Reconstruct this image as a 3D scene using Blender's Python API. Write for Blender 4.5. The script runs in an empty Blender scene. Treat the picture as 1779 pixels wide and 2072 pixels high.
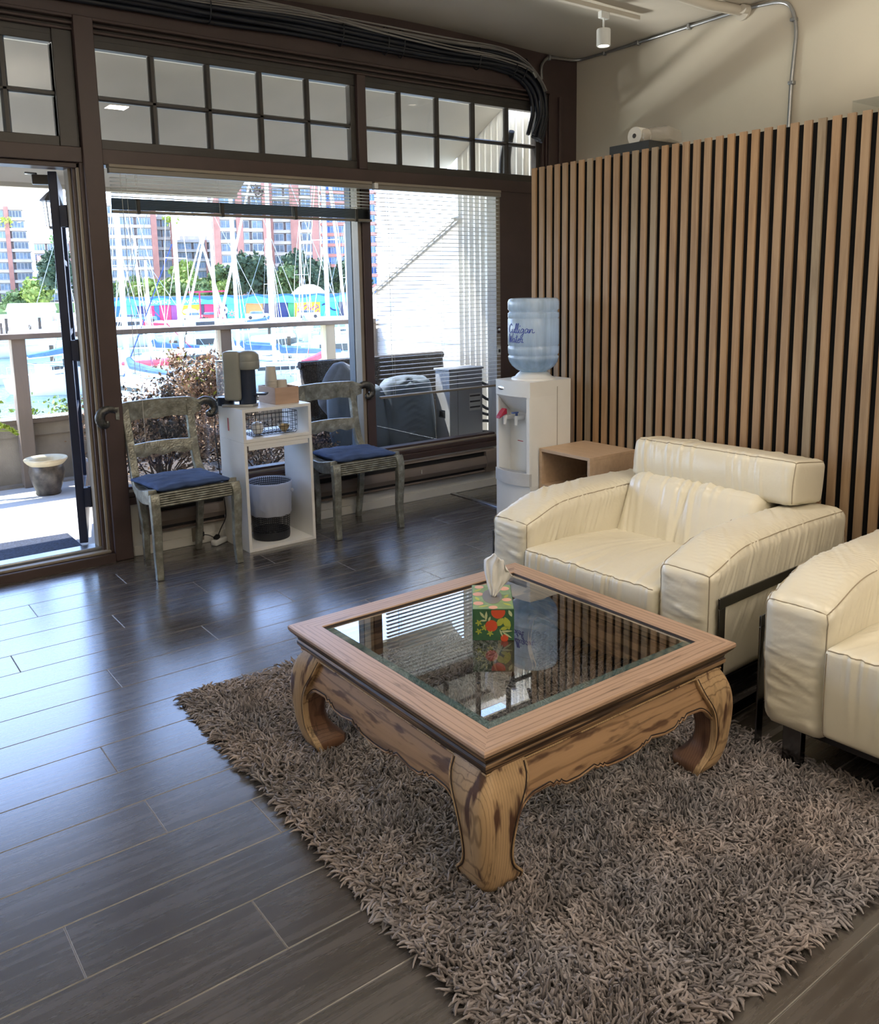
import bpy, bmesh, math, random
import numpy as np
from mathutils import Vector, Matrix, noise, Euler

random.seed(7)
R = math.radians
SC = bpy.context.scene
COL = SC.collection

# ------------------------------------------------------------------ camera
cam_d = bpy.data.cameras.new('camera')
cam = bpy.data.objects.new('camera', cam_d)
COL.objects.link(cam)
SC.camera = cam
cam_d.sensor_fit = 'HORIZONTAL'
cam_d.sensor_width = 36.0
cam_d.lens = 1728.8 / 1779 * 36.0
cam_d.shift_x = 0.0
cam_d.shift_y = (859.1 - 1036.0) / 1779
cam_d.clip_start = 0.05
cam_d.clip_end = 2000
_yaw, _pit, _rol = R(-36.718), R(-9.2138), R(-1.0197)
_rz = Matrix.Rotation(_yaw, 3, 'Z')
_f = _rz @ Vector((0, math.cos(_pit), math.sin(_pit)))
_r = _rz @ Vector((1, 0, 0))
_u = _r.cross(_f)
_r2 = math.cos(_rol) * _r + math.sin(_rol) * _u
_u2 = -math.sin(_rol) * _r + math.cos(_rol) * _u
_m = Matrix((_r2, _u2, -_f)).transposed().to_4x4()
_m.translation = (0, 0, 1.5)
cam.matrix_world = _m

# ------------------------------------------------------------------ world, sun, ceiling spots, added fill lights, exposure
W = bpy.data.worlds.new('world')
SC.world = W
W.use_nodes = True
wn = W.node_tree.nodes
wl = W.node_tree.links
wn.clear()
_o = wn.new('ShaderNodeOutputWorld')
_b = wn.new('ShaderNodeBackground')
_tc = wn.new('ShaderNodeTexCoord')
_sx = wn.new('ShaderNodeSeparateXYZ')
_rp = wn.new('ShaderNodeValToRGB')
wl.new(_tc.outputs['Generated'], _sx.inputs[0])
wl.new(_sx.outputs['Z'], _rp.inputs[0])
_rp.color_ramp.elements[0].position = 0.0
_rp.color_ramp.elements[0].color = (0.80, 0.90, 1.0, 1)
_rp.color_ramp.elements[1].position = 0.7
_rp.color_ramp.elements[1].color = (0.16, 0.26, 0.52, 1)
_e = _rp.color_ramp.elements.new(0.22)
_e.color = (0.40, 0.55, 0.92, 1)
wl.new(_rp.outputs[0], _b.inputs[0])
_b.inputs[1].default_value = 9.5
wl.new(_b.outputs[0], _o.inputs[0])

sun_d = bpy.data.lights.new('sun', 'SUN')
sun_d.energy = 15.0
sun_d.angle = R(0.6)
sun_d.color = (1.0, 0.95, 0.86)
sun = bpy.data.objects.new('sun', sun_d)
COL.objects.link(sun)
_az, _el = R(-35), R(60)
sun.rotation_euler = Vector((math.sin(_az) * math.cos(_el), math.cos(_az) * math.cos(_el), math.sin(_el))).to_track_quat('Z', 'Y').to_euler()


def area_light(x, y, z, size, power, color, rot=(0, 0, 0)):  # serves the ceiling spots and the added upward fill lights
    d = bpy.data.lights.new('spot_and_fill_light', 'AREA')
    d.shape = 'RECTANGLE'
    d.size, d.size_y = size
    d.energy = power
    d.color = color
    o = bpy.data.objects.new('spot_and_fill_light', d)
    o.location = (x, y, z)
    o.rotation_euler = rot
    COL.objects.link(o)


# small ceiling spots, warm
for _x, _y, _p in ((2.35, 2.2, 12), (2.5, 0.6, 15), (1.2, -0.9, 11), (2.6, -1.2, 12), (-1.2, -1.3, 5)):
    area_light(_x, _y, 3.02, (0.16, 0.16), _p, (1.0, 0.88, 0.75))
# added unseen fill lights, facing up to brighten the ceiling and upper wall
area_light(0.9, -1.5, 2.35, (2.6, 1.0), 110, (1.0, 0.93, 0.83), (math.pi, 0, 0))
area_light(-1.6, 1.6, 2.35, (1.0, 2.4), 30, (0.95, 0.97, 1.0), (math.pi, 0, 0))
area_light(1.3, 2.1, 2.85, (1.2, 1.2), 26, (1.0, 0.95, 0.88), (math.pi, 0, 0))
area_light(4.25, 1.6, 2.45, (0.7, 2.6), 13, (1.0, 0.92, 0.80), (math.pi, 0, 0))

# added unseen area light standing in for sun glint off the harbour water
_d = bpy.data.lights.new('glint_fill_light', 'AREA')
_d.shape = 'RECTANGLE'
_d.size, _d.size_y = 9.0, 1.2
_d.energy = 11000
_d.color = (1.0, 0.97, 0.90)
_g = bpy.data.objects.new('glint_fill_light', _d)
_g.location = (-4.0, 20.0, -4.85)
_g.rotation_euler = (Vector((3.2, 2.6, 3.0)) - Vector((-4.0, 20.0, -4.85))).to_track_quat('-Z', 'Y').to_euler()
COL.objects.link(_g)

SC.view_settings.view_transform = 'Standard'
SC.view_settings.look = 'None'
SC.view_settings.gamma = 1.0
SC.view_settings.use_curve_mapping = False
SC.view_settings.exposure = 0.0
SC.cycles.max_bounces = 8
SC.cycles.diffuse_bounces = 4
SC.cycles.glossy_bounces = 3
SC.cycles.transmission_bounces = 6
SC.cycles.transparent_max_bounces = 16
SC.cycles.caustics_reflective = False
SC.cycles.caustics_refractive = False
SC.cycles.sample_clamp_indirect = 6.0


# ------------------------------------------------------------------ materials
class NT:
    def __init__(s, name):
        s.m = bpy.data.materials.new(name)
        s.m.use_nodes = True
        s.n = s.m.node_tree.nodes
        s.l = s.m.node_tree.links
        s.n.clear()
        s.out = s.n.new('ShaderNodeOutputMaterial')
        s.tc = None

    def new(s, t, **kw):
        nd = s.n.new(t)
        for k, v in kw.items():
            setattr(nd, k, v)
        return nd

    def set(s, nd, **kw):
        for k, v in kw.items():
            nd.inputs[k.replace('_', ' ')].default_value = v
        return nd

    def link(s, a, b):
        s.l.new(a, b)

    def coords(s, scale=(1, 1, 1), rot=(0, 0, 0), rand=False):
        tc = s.new('ShaderNodeTexCoord')
        mp = s.new('ShaderNodeMapping')
        mp.inputs['Scale'].default_value = scale
        mp.inputs['Rotation'].default_value = rot
        s.link(tc.outputs['Object'], mp.inputs['Vector'])
        if rand:
            oi = s.new('ShaderNodeObjectInfo')
            mu = s.new('ShaderNodeVectorMath', operation='MULTIPLY')
            mu.inputs[1].default_value = (37, 53, 91)
            s.link(oi.outputs['Random'], mu.inputs[0])
            s.link(mu.outputs[0], mp.inputs['Location'])
        return mp.outputs[0]

    def noise(s, vec, scale, detail=4, rough=0.55, dist=0.0):
        nz = s.new('ShaderNodeTexNoise')
        nz.inputs['Scale'].default_value = scale
        nz.inputs['Detail'].default_value = detail
        nz.inputs['Roughness'].default_value = rough
        nz.inputs['Distortion'].default_value = dist
        s.link(vec, nz.inputs['Vector'])
        return nz.outputs['Fac']

    def ramp(s, fac, stops):
        r = s.new('ShaderNodeValToRGB')
        e = r.color_ramp.elements
        e[0].position, e[0].color = stops[0][0], (*stops[0][1], 1)
        e[1].position, e[1].color = stops[-1][0], (*stops[-1][1], 1)
        for p, c in stops[1:-1]:
            x = e.new(p)
            x.color = (*c, 1)
        s.link(fac, r.inputs[0])
        return r.outputs[0]

    def mix(s, fac, a, b, mode='MIX'):
        m = s.new('ShaderNodeMix', data_type='RGBA', blend_type=mode)
        for sock, v in ((m.inputs[0], fac), (m.inputs[6], a), (m.inputs[7], b)):
            if isinstance(v, (int, float)):
                sock.default_value = v
            elif isinstance(v, tuple):
                sock.default_value = (*v, 1)
            else:
                s.link(v, sock)
        return m.outputs[2]

    def bump(s, h, strength=0.3, dist=0.01, normal=None):
        b = s.new('ShaderNodeBump')
        b.inputs['Strength'].default_value = strength
        b.inputs['Distance'].default_value = dist
        s.link(h, b.inputs['Height'])
        if normal is not None:
            s.link(normal, b.inputs['Normal'])
        return b.outputs[0]

    def fresnel(s, ior):
        """same reflectance from both sides of a thin sheet"""
        fr = s.new('ShaderNodeFresnel')
        ge = s.new('ShaderNodeNewGeometry')
        mr = s.new('ShaderNodeMapRange')
        mr.inputs['To Min'].default_value = ior
        mr.inputs['To Max'].default_value = 1 / ior
        s.link(ge.outputs['Backfacing'], mr.inputs[0])
        s.link(mr.outputs[0], fr.inputs[0])
        return fr

    def principled(s, color, rough=0.5, metal=0.0, normal=None, spec=0.5, **kw):
        p = s.new('ShaderNodeBsdfPrincipled')
        if isinstance(color, tuple):
            p.inputs['Base Color'].default_value = (*color, 1)
        else:
            s.link(color, p.inputs['Base Color'])
        if isinstance(rough, (int, float)):
            p.inputs['Roughness'].default_value = rough
        else:
            s.link(rough, p.inputs['Roughness'])
        p.inputs['Metallic'].default_value = metal
        p.inputs['Specular IOR Level'].default_value = spec
        if normal is not None:
            s.link(normal, p.inputs['Normal'])
        for k, v in kw.items():
            p.inputs[k].default_value = v
        s.link(p.outputs[0], s.out.inputs[0])
        return p


def plain(name, col, rough=0.5, metal=0.0, var=0.12, scale=6.0, bump=0.0, bscale=60.0, stretch=(1, 1, 1), spec=0.5, bdist=0.004, objvar=0.0):
    """colour with a soft noise variation and optional fine relief"""
    t = NT(name)
    v = t.coords(stretch, rand=objvar > 0)
    lo = tuple(c * (1 - var) for c in col)
    hi = tuple(min(1, c * (1 + var)) for c in col)
    c = t.ramp(t.noise(v, scale), [(0.3, lo), (0.7, hi)])
    if objvar:
        oi = t.new('ShaderNodeObjectInfo')
        hs = t.new('ShaderNodeHueSaturation')
        mr = t.new('ShaderNodeMapRange')
        mr.inputs['To Min'].default_value = 1 - objvar
        mr.inputs['To Max'].default_value = 1 + objvar
        t.link(oi.outputs['Random'], mr.inputs[0])
        t.link(mr.outputs[0], hs.inputs['Value'])
        t.link(c, hs.inputs['Color'])
        c = hs.outputs[0]
    n = t.bump(t.noise(v, bscale, 3), bump, bdist) if bump else None
    t.principled(c, rough, metal, n, spec)
    return t.m


def pane_mat(name, tint=(0.97, 0.98, 0.98), ior=1.5, rough=0.0, haze=0.0, hazecol=(0.8, 0.8, 0.8), gain=1.0):
    """thin pane: fresnel mirror over clear, slightly tinted"""
    t = NT(name)
    fr = t.fresnel(ior)
    tr = t.new('ShaderNodeBsdfTransparent')
    tr.inputs[0].default_value = (*tint, 1)
    gl = t.new('ShaderNodeBsdfGlossy')
    gl.inputs['Roughness'].default_value = rough
    mx = t.new('ShaderNodeMixShader')
    gm = t.new('ShaderNodeMath', operation='MULTIPLY', use_clamp=True)
    gm.inputs[1].default_value = gain
    t.link(fr.outputs[0], gm.inputs[0])
    t.link(gm.outputs[0], mx.inputs[0])
    src = tr.outputs[0]
    if haze:
        df = t.new('ShaderNodeBsdfDiffuse')
        df.inputs[0].default_value = (*hazecol, 1)
        tl = t.new('ShaderNodeBsdfTranslucent')
        tl.inputs[0].default_value = (*hazecol, 1)
        a = t.new('ShaderNodeMixShader')
        a.inputs[0].default_value = 0.5
        t.link(df.outputs[0], a.inputs[1])
        t.link(tl.outputs[0], a.inputs[2])
        b = t.new('ShaderNodeMixShader')
        b.inputs[0].default_value = haze
        t.link(tr.outputs[0], b.inputs[1])
        t.link(a.outputs[0], b.inputs[2])
        src = b.outputs[0]
    t.link(src, mx.inputs[1])
    t.link(gl.outputs[0], mx.inputs[2])
    t.link(mx.outputs[0], t.out.inputs[0])
    return t.m


M = {}
M['brown_paint'] = plain('brown_paint', (0.062, 0.040, 0.038), 0.42, var=0.18, scale=3, bump=0.15, bscale=25)
M['dark_sash'] = plain('dark_sash_paint', (0.040, 0.036, 0.033), 0.38, var=0.15, scale=8, bump=0.1, bscale=40)
M['beige_trim'] = plain('beige_trim', (0.27, 0.235, 0.19), 0.5, var=0.08)
M['cream_wall'] = plain('cream_wall', (0.64, 0.58, 0.475), 0.75, var=0.05, scale=1.2, bump=0.12, bscale=14, bdist=0.01)
M['ceiling_paint'] = plain('ceiling_paint', (0.62, 0.57, 0.49), 0.6, var=0.04, scale=1.0, bump=0.1, bscale=10, bdist=0.01)
M['white_paint'] = plain('white_paint', (0.66, 0.65, 0.61), 0.5, var=0.05, scale=3)
M['white_laminate'] = plain('white_laminate', (0.80, 0.80, 0.79), 0.35, var=0.03)
M['white_plastic'] = plain('white_plastic', (0.74, 0.75, 0.74), 0.30, var=0.03)
M['black'] = plain('matt_black', (0.006, 0.006, 0.006), 0.9, var=0.2, spec=0.1)
M['black_plastic'] = plain('black_plastic', (0.015, 0.016, 0.020), 0.4, var=0.2)
M['navy_paint'] = plain('navy_paint', (0.010, 0.018, 0.050), 0.4, var=0.2)
M['chrome'] = plain('polished_steel', (0.55, 0.55, 0.55), 0.12, metal=1.0, var=0.03)
M['steel'] = plain('brushed_steel', (0.42, 0.43, 0.44), 0.35, metal=0.9, var=0.06, scale=30)
M['heater'] = plain('heater_enamel', (0.20, 0.165, 0.145), 0.45, var=0.08)
M['heater_slot'] = plain('heater_slot', (0.02, 0.02, 0.022), 0.7, var=0.1)
M['blind'] = plain('blind_aluminium', (0.72, 0.71, 0.67), 0.42, var=0.04)
M['blind_rail'] = plain('blind_rail', (0.22, 0.20, 0.17), 0.42, var=0.05)
M['pane'] = pane_mat('window_pane')
M['cord_white'] = plain('white_cord', (0.6, 0.6, 0.55), 0.7)
M['concrete'] = plain('patio_concrete', (0.50, 0.49, 0.47), 0.85, var=0.16, scale=2.2, bump=0.3, bscale=50)
M['kerb'] = plain('weathered_concrete', (0.30, 0.26, 0.21), 0.9, var=0.3, scale=3.0, bump=0.5, bscale=90)
M['weathered_wood'] = plain('weathered_wood', (0.20, 0.155, 0.12), 0.8, var=0.25, scale=4, stretch=(1, 1, 0.15), bump=0.3, bscale=60)
M['light_wood_post'] = plain('pale_wood', (0.44, 0.38, 0.28), 0.8, var=0.2, scale=4, stretch=(1, 1, 0.15), bump=0.2, bscale=60)


# ------------------------------------------------------------------ geometry helpers
class MB:
    def __init__(s):
        s.v, s.f, s.mi, s.cur = [], [], [], 0

    def add(s, vs, fs):
        n = len(s.v)
        s.v += [tuple(v) for v in vs]
        s.f += [tuple(i + n for i in f) for f in fs]
        s.mi += [s.cur] * len(fs)
        return s

    def slot(s, i):
        s.cur = i
        return s

    def box(s, x0, x1, y0, y1, z0, z1):
        v = [(x, y, z) for x in (x0, x1) for y in (y0, y1) for z in (z0, z1)]
        return s.add(v, [(0, 1, 3, 2), (4, 6, 7, 5), (0, 4, 5, 1), (2, 3, 7, 6), (0, 2, 6, 4), (1, 5, 7, 3)])

    def obox(s, c, size, rot=(0, 0, 0)):
        m = Euler(rot).to_matrix()
        h = Vector(size) / 2
        v = [Vector(c) + m @ Vector((x * h.x, y * h.y, z * h.z)) for x in (-1, 1) for y in (-1, 1) for z in (-1, 1)]
        return s.add(v, [(0, 1, 3, 2), (4, 6, 7, 5), (0, 4, 5, 1), (2, 3, 7, 6), (0, 2, 6, 4), (1, 5, 7, 3)])

    def bar(s, p, q, w, h, up=(0, 0, 1)):
        p, q = Vector(p), Vector(q)
        d = (q - p).normalized()
        side = d.cross(Vector(up))
        if side.length < 1e-4:
            side = d.cross(Vector((0, 1, 0)))
        side.normalize()
        u = side.cross(d)
        v = [b + side * (a * w / 2) + u * (c * h / 2) for b in (p, q) for a in (-1, 1) for c in (-1, 1)]
        return s.add(v, [(0, 2, 3, 1), (4, 5, 7, 6), (0, 1, 5, 4), (2, 6, 7, 3), (0, 4, 6, 2), (1, 3, 7, 5)])

    def loft(s, rings, caps=True, closed=True):
        n = len(rings[0])
        vs = [p for r in rings for p in r]
        fs = []
        for i in range(len(rings) - 1):
            for j in range(n if closed else n - 1):
                k = (j + 1) % n
                fs.append((i * n + j, i * n + k, (i + 1) * n + k, (i + 1) * n + j))
        if caps:
            fs.append(tuple(range(n - 1, -1, -1)))
            fs.append(tuple((len(rings) - 1) * n + j for j in range(n)))
        return s.add(vs, fs)

    def tube(s, pts, r, n=8, caps=True, flat=1.0, nrm=None):
        pts = [Vector(p) for p in pts]
        if not isinstance(r, (list, tuple)):
            r = [r] * len(pts)
        rings = []
        t0 = (pts[1] - pts[0]).normalized()
        a = Vector(nrm) if nrm else (Vector((0, 0, 1)) if abs(t0.z) < 0.9 else Vector((1, 0, 0)))
        for i, p in enumerate(pts):
            t = (pts[min(i + 1, len(pts) - 1)] - pts[max(i - 1, 0)]).normalized()
            a = (a - t * a.dot(t))
            if a.length < 1e-5:
                a = Vector((0, 1, 0)) - t * t.y
            a.normalize()
            b = t.cross(a)
            rings.append([p + (a * math.cos(2 * math.pi * k / n) * flat + b * math.sin(2 * math.pi * k / n)) * r[i] for k in range(n)])
        return s.loft(rings, caps)

    def lathe(s, prof, c=(0, 0, 0), n=24, caps=False):
        c = Vector(c)
        rings = [[c + Vector((r * math.cos(2 * math.pi * k / n), r * math.sin(2 * math.pi * k / n), z)) for k in range(n)] for r, z in prof]
        return s.loft(rings, caps)

    def prism(s, poly, a0, a1, axis='y'):
        """poly in the two other axes (in xyz order), extruded along axis"""
        def mk(u, v, a):
            return {'x': (a, u, v), 'y': (u, a, v), 'z': (u, v, a)}[axis]
        n = len(poly)
        vs = [mk(u, v, a0) for u, v in poly] + [mk(u, v, a1) for u, v in poly]
        fs = [tuple(range(n)), tuple(range(2 * n - 1, n - 1, -1))]
        fs += [(i, (i + 1) % n + 0, (i + 1) % n + n, i + n) for i in range(n)]
        return s.add(vs, fs)

    def grid(s, fn, nu, nv):
        vs = [fn(i / nu, j / nv) for i in range(nu + 1) for j in range(nv + 1)]
        fs = [(i * (nv + 1) + j, (i + 1) * (nv + 1) + j, (i + 1) * (nv + 1) + j + 1, i * (nv + 1) + j + 1) for i in range(nu) for j in range(nv)]
        return s.add(vs, fs)

    def ball(s, c, r, n=10, sc=(1, 1, 1)):
        prof = [(max(1e-4, math.sin(math.pi * i / n)) * r, -math.cos(math.pi * i / n) * r) for i in range(n + 1)]
        m = 2 * n
        rings = [[(c[0] + a * math.cos(2 * math.pi * k / m) * sc[0], c[1] + a * math.sin(2 * math.pi * k / m) * sc[1], c[2] + z * sc[2]) for k in range(m)] for a, z in prof]
        return s.loft(rings, True)

    def rbox(s, c, half, r, n=(8, 8, 8), fn=None, bulge=0.0):
        """rounded box of quads, denser towards the rounded edges; fn(p, normal, u) -> new p"""
        c, half = Vector(c), Vector(half)
        idx, vs, fs = {}, [], []

        def axis(nn, h):
            k = max(2, min(4, int(nn / 4) + 1))
            e = [h - r + r * math.sin(math.pi / 2 * i / k) * 1.0 for i in range(k + 1)]
            mid = [(-1 + 2 * i / nn) * (h - r) for i in range(1, nn)]
            return [-x for x in reversed(e)] + mid + e
        ax = [axis(n[i], half[i]) for i in range(3)]

        def pt(i, j, k):
            key = (i, j, k)
            if key in idx:
                return idx[key]
            p = Vector((ax[0][i], ax[1][j], ax[2][k]))
            q = Vector([max(-half[t] + r, min(half[t] - r, p[t])) for t in range(3)])
            d = p - q
            nn = d.normalized() if d.length > 1e-9 else Vector((0, 0, 1))
            o = q + nn * r
            u = Vector([p[t] / half[t] for t in range(3)])
            if bulge:
                w = [(1 - u[(t + 1) % 3] ** 2) * (1 - u[(t + 2) % 3] ** 2) for t in range(3)]
                o += Vector([nn[t] * abs(nn[t]) * w[t] * bulge for t in range(3)])
            if fn:
                o = fn(o, nn, u)
            idx[key] = len(vs)
            vs.append(o + c)
            return idx[key]
        L = [len(a) - 1 for a in ax]
        for i in range(L[0]):
            for j in range(L[1]):
                fs.append((pt(i, j, 0), pt(i, j + 1, 0), pt(i + 1, j + 1, 0), pt(i + 1, j, 0)))
                fs.append((pt(i, j, L[2]), pt(i + 1, j, L[2]), pt(i + 1, j + 1, L[2]), pt(i, j + 1, L[2])))
        for i in range(L[0]):
            for k in range(L[2]):
                fs.append((pt(i, 0, k), pt(i + 1, 0, k), pt(i + 1, 0, k + 1), pt(i, 0, k + 1)))
                fs.append((pt(i, L[1], k), pt(i, L[1], k + 1), pt(i + 1, L[1], k + 1), pt(i + 1, L[1], k)))
        for j in range(L[1]):
            for k in range(L[2]):
                fs.append((pt(0, j, k), pt(0, j, k + 1), pt(0, j + 1, k + 1), pt(0, j + 1, k)))
                fs.append((pt(L[0], j, k), pt(L[0], j + 1, k), pt(L[0], j + 1, k + 1), pt(L[0], j, k + 1)))
        return s.add(vs, fs)

    @staticmethod
    def rpoint(c, half, r, fn, bulge, u):
        c, half, u = Vector(c), Vector(half), Vector(u)
        p = Vector([u[t] * half[t] for t in range(3)])
        q = Vector([max(-half[t] + r, min(half[t] - r, p[t])) for t in range(3)])
        d = p - q
        nn = d.normalized() if d.length > 1e-9 else Vector((0, 0, 1))
        o = q + nn * r
        uu = Vector([o[t] / half[t] for t in range(3)])
        if bulge:
            w = [(1 - u[(t + 1) % 3] ** 2) * (1 - u[(t + 2) % 3] ** 2) for t in range(3)]
            o = o + Vector([nn[t] * abs(nn[t]) * w[t] * bulge for t in range(3)])
        if fn:
            o = fn(o, nn, u)
        return o + nn * 0.0008 + c

    def mesh(s, name, mats, smooth=False, angle=35):
        me = bpy.data.meshes.new(name)
        me.from_pydata(s.v, [], s.f)
        if not isinstance(mats, (list, tuple)):
            mats = [mats]
        for m in mats:
            me.materials.append(M[m] if isinstance(m, str) else m)
        if len(mats) > 1:
            me.polygons.foreach_set('material_index', s.mi)
        bm = bmesh.new()
        bm.from_mesh(me)
        bmesh.ops.recalc_face_normals(bm, faces=bm.faces)
        bm.to_mesh(me)
        bm.free()
        if smooth:
            me.shade_smooth()
            if angle < 180:
                me.set_sharp_from_angle(angle=R(angle))
        me.update()
        return me

    def build(s, name, mats, parent=None, smooth=False, bevel=0.0, segs=2, angle=35, loc=None, rot=None, sub=0):
        me = s.mesh(name, mats, smooth or bevel > 0, angle)
        return put(name, me, parent, loc, rot, bevel, segs, sub)


def put(name, me, parent=None, loc=None, rot=None, bevel=0.0, segs=2, sub=0):
    o = bpy.data.objects.new(name, me)
    COL.objects.link(o)
    if parent:
        o.parent = parent
    if loc:
        o.location = loc
    if rot:
        o.rotation_euler = rot
    if bevel:
        b = o.modifiers.new('bevel', 'BEVEL')
        b.width = bevel
        b.segments = segs
        b.limit_method = 'ANGLE'
        b.angle_limit = R(40)
    if sub:
        b = o.modifiers.new('sub', 'SUBSURF')
        b.levels = b.render_levels = sub
    return o


def tag(o, label=None, cat=None, group=None, kind=None):
    if label:
        o['label'] = label
    if cat:
        o['category'] = cat
    if group:
        o['group'] = group
    if kind:
        o['kind'] = kind
    return o


def thing(name, label, cat, loc=(0, 0, 0), rz=0.0, group=None):
    o = bpy.data.objects.new(name, None)
    COL.objects.link(o)
    o.empty_display_size = 0.05
    o.location = loc
    o.rotation_euler = (0, 0, rz)
    return tag(o, label, cat, group)


def struct(name, label=None):
    o = bpy.data.objects.new(name, None)
    COL.objects.link(o)
    o['kind'] = 'structure'
    if label:
        o['label'] = label
    return o


def dup(root, loc, rz, label=None, group=None):
    def cp(o, par):
        c = o.copy()
        COL.objects.link(c)
        if par:
            c.parent = par
        for ch in list(o.children):
            cp(ch, c)
        return c
    r = cp(root, None)
    r.location = loc
    r.rotation_euler = (0, 0, rz)
    return tag(r, label, None, group)


def rawmesh(name, v, f, mats, smooth=False):
    """numpy arrays (n,3) and (m,4) -> mesh, quickly"""
    me = bpy.data.meshes.new(name)
    me.vertices.add(len(v))
    me.vertices.foreach_set('co', np.ascontiguousarray(v, dtype=np.float32).ravel())
    k = f.shape[1]
    me.loops.add(len(f) * k)
    me.loops.foreach_set('vertex_index', np.ascontiguousarray(f, dtype=np.int32).ravel())
    me.polygons.add(len(f))
    me.polygons.foreach_set('loop_start', np.arange(0, len(f) * k, k, dtype=np.int32))
    if smooth:
        me.polygons.foreach_set('use_smooth', np.ones(len(f), dtype=bool))
    for m in (mats if isinstance(mats, (list, tuple)) else [mats]):
        me.materials.append(M[m] if isinstance(m, str) else m)
    me.update(calc_edges=True)
    return me


def smoothstep(a, b, x):
    t = max(0.0, min(1.0, (x - a) / (b - a)))
    return t * t * (3 - 2 * t)


def catmull(pts, n=6):
    """smooth a polyline"""
    P = [Vector(p) for p in pts]
    P = [P[0] * 2 - P[1]] + P + [P[-1] * 2 - P[-2]]
    out = []
    for i in range(1, len(P) - 2):
        a, b, c, d = P[i - 1:i + 3]
        for k in range(n):
            t = k / n
            out.append(0.5 * ((2 * b) + (c - a) * t + (2 * a - 5 * b + 4 * c - d) * t * t + (3 * b - 3 * c + d - a) * t ** 3))
    out.append(P[-2])
    return out


def leaves(n, fn, size, seed=0, aspect=0.5):
    """n small leaf blades (two tris folded, as a quad); fn(rng)->(x,y,z)"""
    rng = np.random.default_rng(seed)
    c = fn(rng, n)
    a = rng.normal(size=(n, 3))
    a /= np.linalg.norm(a, axis=1, keepdims=True)
    b = np.cross(a, rng.normal(size=(n, 3)))
    b /= np.linalg.norm(b, axis=1, keepdims=True)
    sz = size * rng.uniform(0.6, 1.3, (n, 1))
    nn = np.cross(a, b)
    v = np.stack([c - a * sz, c + b * sz * aspect + nn * sz * 0.15, c + a * sz, c - b * sz * aspect + nn * sz * 0.15], 1).reshape(-1, 3)
    f = np.arange(4 * n).reshape(n, 4)
    return v, f


# ------------------------------------------------------------------ floor of planks
def m_plank():
    t = NT('vinyl_plank')
    v = t.coords((0.9, 14, 1), rand=True)
    v2 = t.coords((1, 1, 1), rand=True)
    a = t.noise(v, 3.2, 6, 0.65, 0.4)
    c = t.ramp(a, [(0.28, (0.034, 0.029, 0.026)), (0.5, (0.060, 0.052, 0.047)), (0.72, (0.088, 0.077, 0.070))])
    oi = t.new('ShaderNodeObjectInfo')
    mr = t.new('ShaderNodeMapRange')
    mr.inputs['To Min'].default_value = 0.86
    mr.inputs['To Max'].default_value = 1.14
    t.link(oi.outputs['Random'], mr.inputs[0])
    hs = t.new('ShaderNodeHueSaturation')
    t.link(mr.outputs[0], hs.inputs['Value'])
    t.link(c, hs.inputs['Color'])
    n = t.bump(t.noise(v, 9, 4, 0.6), 0.10, 0.002)
    n = t.bump(t.noise(v2, 3.0, 2), 0.10, 0.004, n)
    rr = t.new('ShaderNodeMapRange')
    rr.inputs['To Min'].default_value = 0.20
    rr.inputs['To Max'].default_value = 0.34
    t.link(a, rr.inputs[0])
    t.principled(hs.outputs[0], rr.outputs[0], 0, n, 0.9, **{'Coat Weight': 1.0, 'Coat Roughness': 0.22})
    return t.m


M['plank'] = m_plank()
M['plank_edge'] = plain('wear_sheen_plank_edge', (0.20, 0.185, 0.17), 0.35, var=0.3, scale=6)  # paler chamfers: edge wear with bevel sheen painted into the colour
floor = struct('floor', 'dark grey brown wood plank floor')
MB().box(-2.6, 4.98, -2.6, 4.90, -0.10, -0.008).build('subfloor', 'dark_sash', floor)
MB().box(-2.6, 4.98, -2.6, -0.16, -0.008, 0.0).build('rear_floor', 'plank', floor)
PL, PW = 1.22, 0.198


def plank_mesh(L):
    ch, g = 0.0022, 0.0004
    hx, hy = L / 2 - g, PW / 2 - g
    b = [(-hx, -hy, -0.008), (hx, -hy, -0.008), (hx, hy, -0.008), (-hx, hy, -0.008)]
    m = [(x, y, -0.0012) for x, y, _ in b]
    tp = [(math.copysign(hx - ch, x), math.copysign(hy - ch, y), 0.0) for x, y, _ in b]
    mb = MB().slot(1).loft([b, m, tp], caps=False)
    mb.slot(0).add(tp, [(0, 1, 2, 3)])
    return mb.mesh('plank', ['plank', 'plank_edge'])


pm = plank_mesh(PL)
rows = range(-11, 15)
offs = {0: 0.356, 1: 0.93, 2: 0.678 - 1.22}
for k in rows:
    y0 = 2.02 - 0.198 + 0.198 * k
    if k == 14:
        continue
    x = -2.6 + (((offs.get(k, (k * 0.47) % 1.22)) + 2.6) % PL) - PL
    while x < 4.98:
        a, b = max(x, -2.6), min(x + PL, 4.97)
        if b - a > 0.05:
            me = pm if b - a > PL - 0.001 else plank_mesh(b - a)
            put('plank', me, floor, ((a + b) / 2, y0 + PW / 2, 0))
        x += PL
# last narrow row against the window wall
MB().box(-2.6, 4.97, 2.02 + 0.198 * 13, 4.86, -0.008, 0).build('plank', 'plank', floor)

tag(MB().box(3.69, 3.73, 3.62, 4.838, 0, 0.006).build('threshold_strip', 'steel', None, bevel=0.003), kind='structure')

# ------------------------------------------------------------------ ceiling and walls
ceil = struct('ceiling', 'cream plaster ceiling, slightly wavy')


def cfn(u, v):
    x, y = -2.6 + 7.6 * u, -2.6 + 7.5 * v
    z = 3.19 + 0.016 * noise.noise(Vector((x * 0.7, y * 1.1, 3.1))) + 0.018 * smoothstep(3.3, 4.8, y) * math.sin(x * 2.1 + 0.6)
    return (x, y, z)


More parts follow.
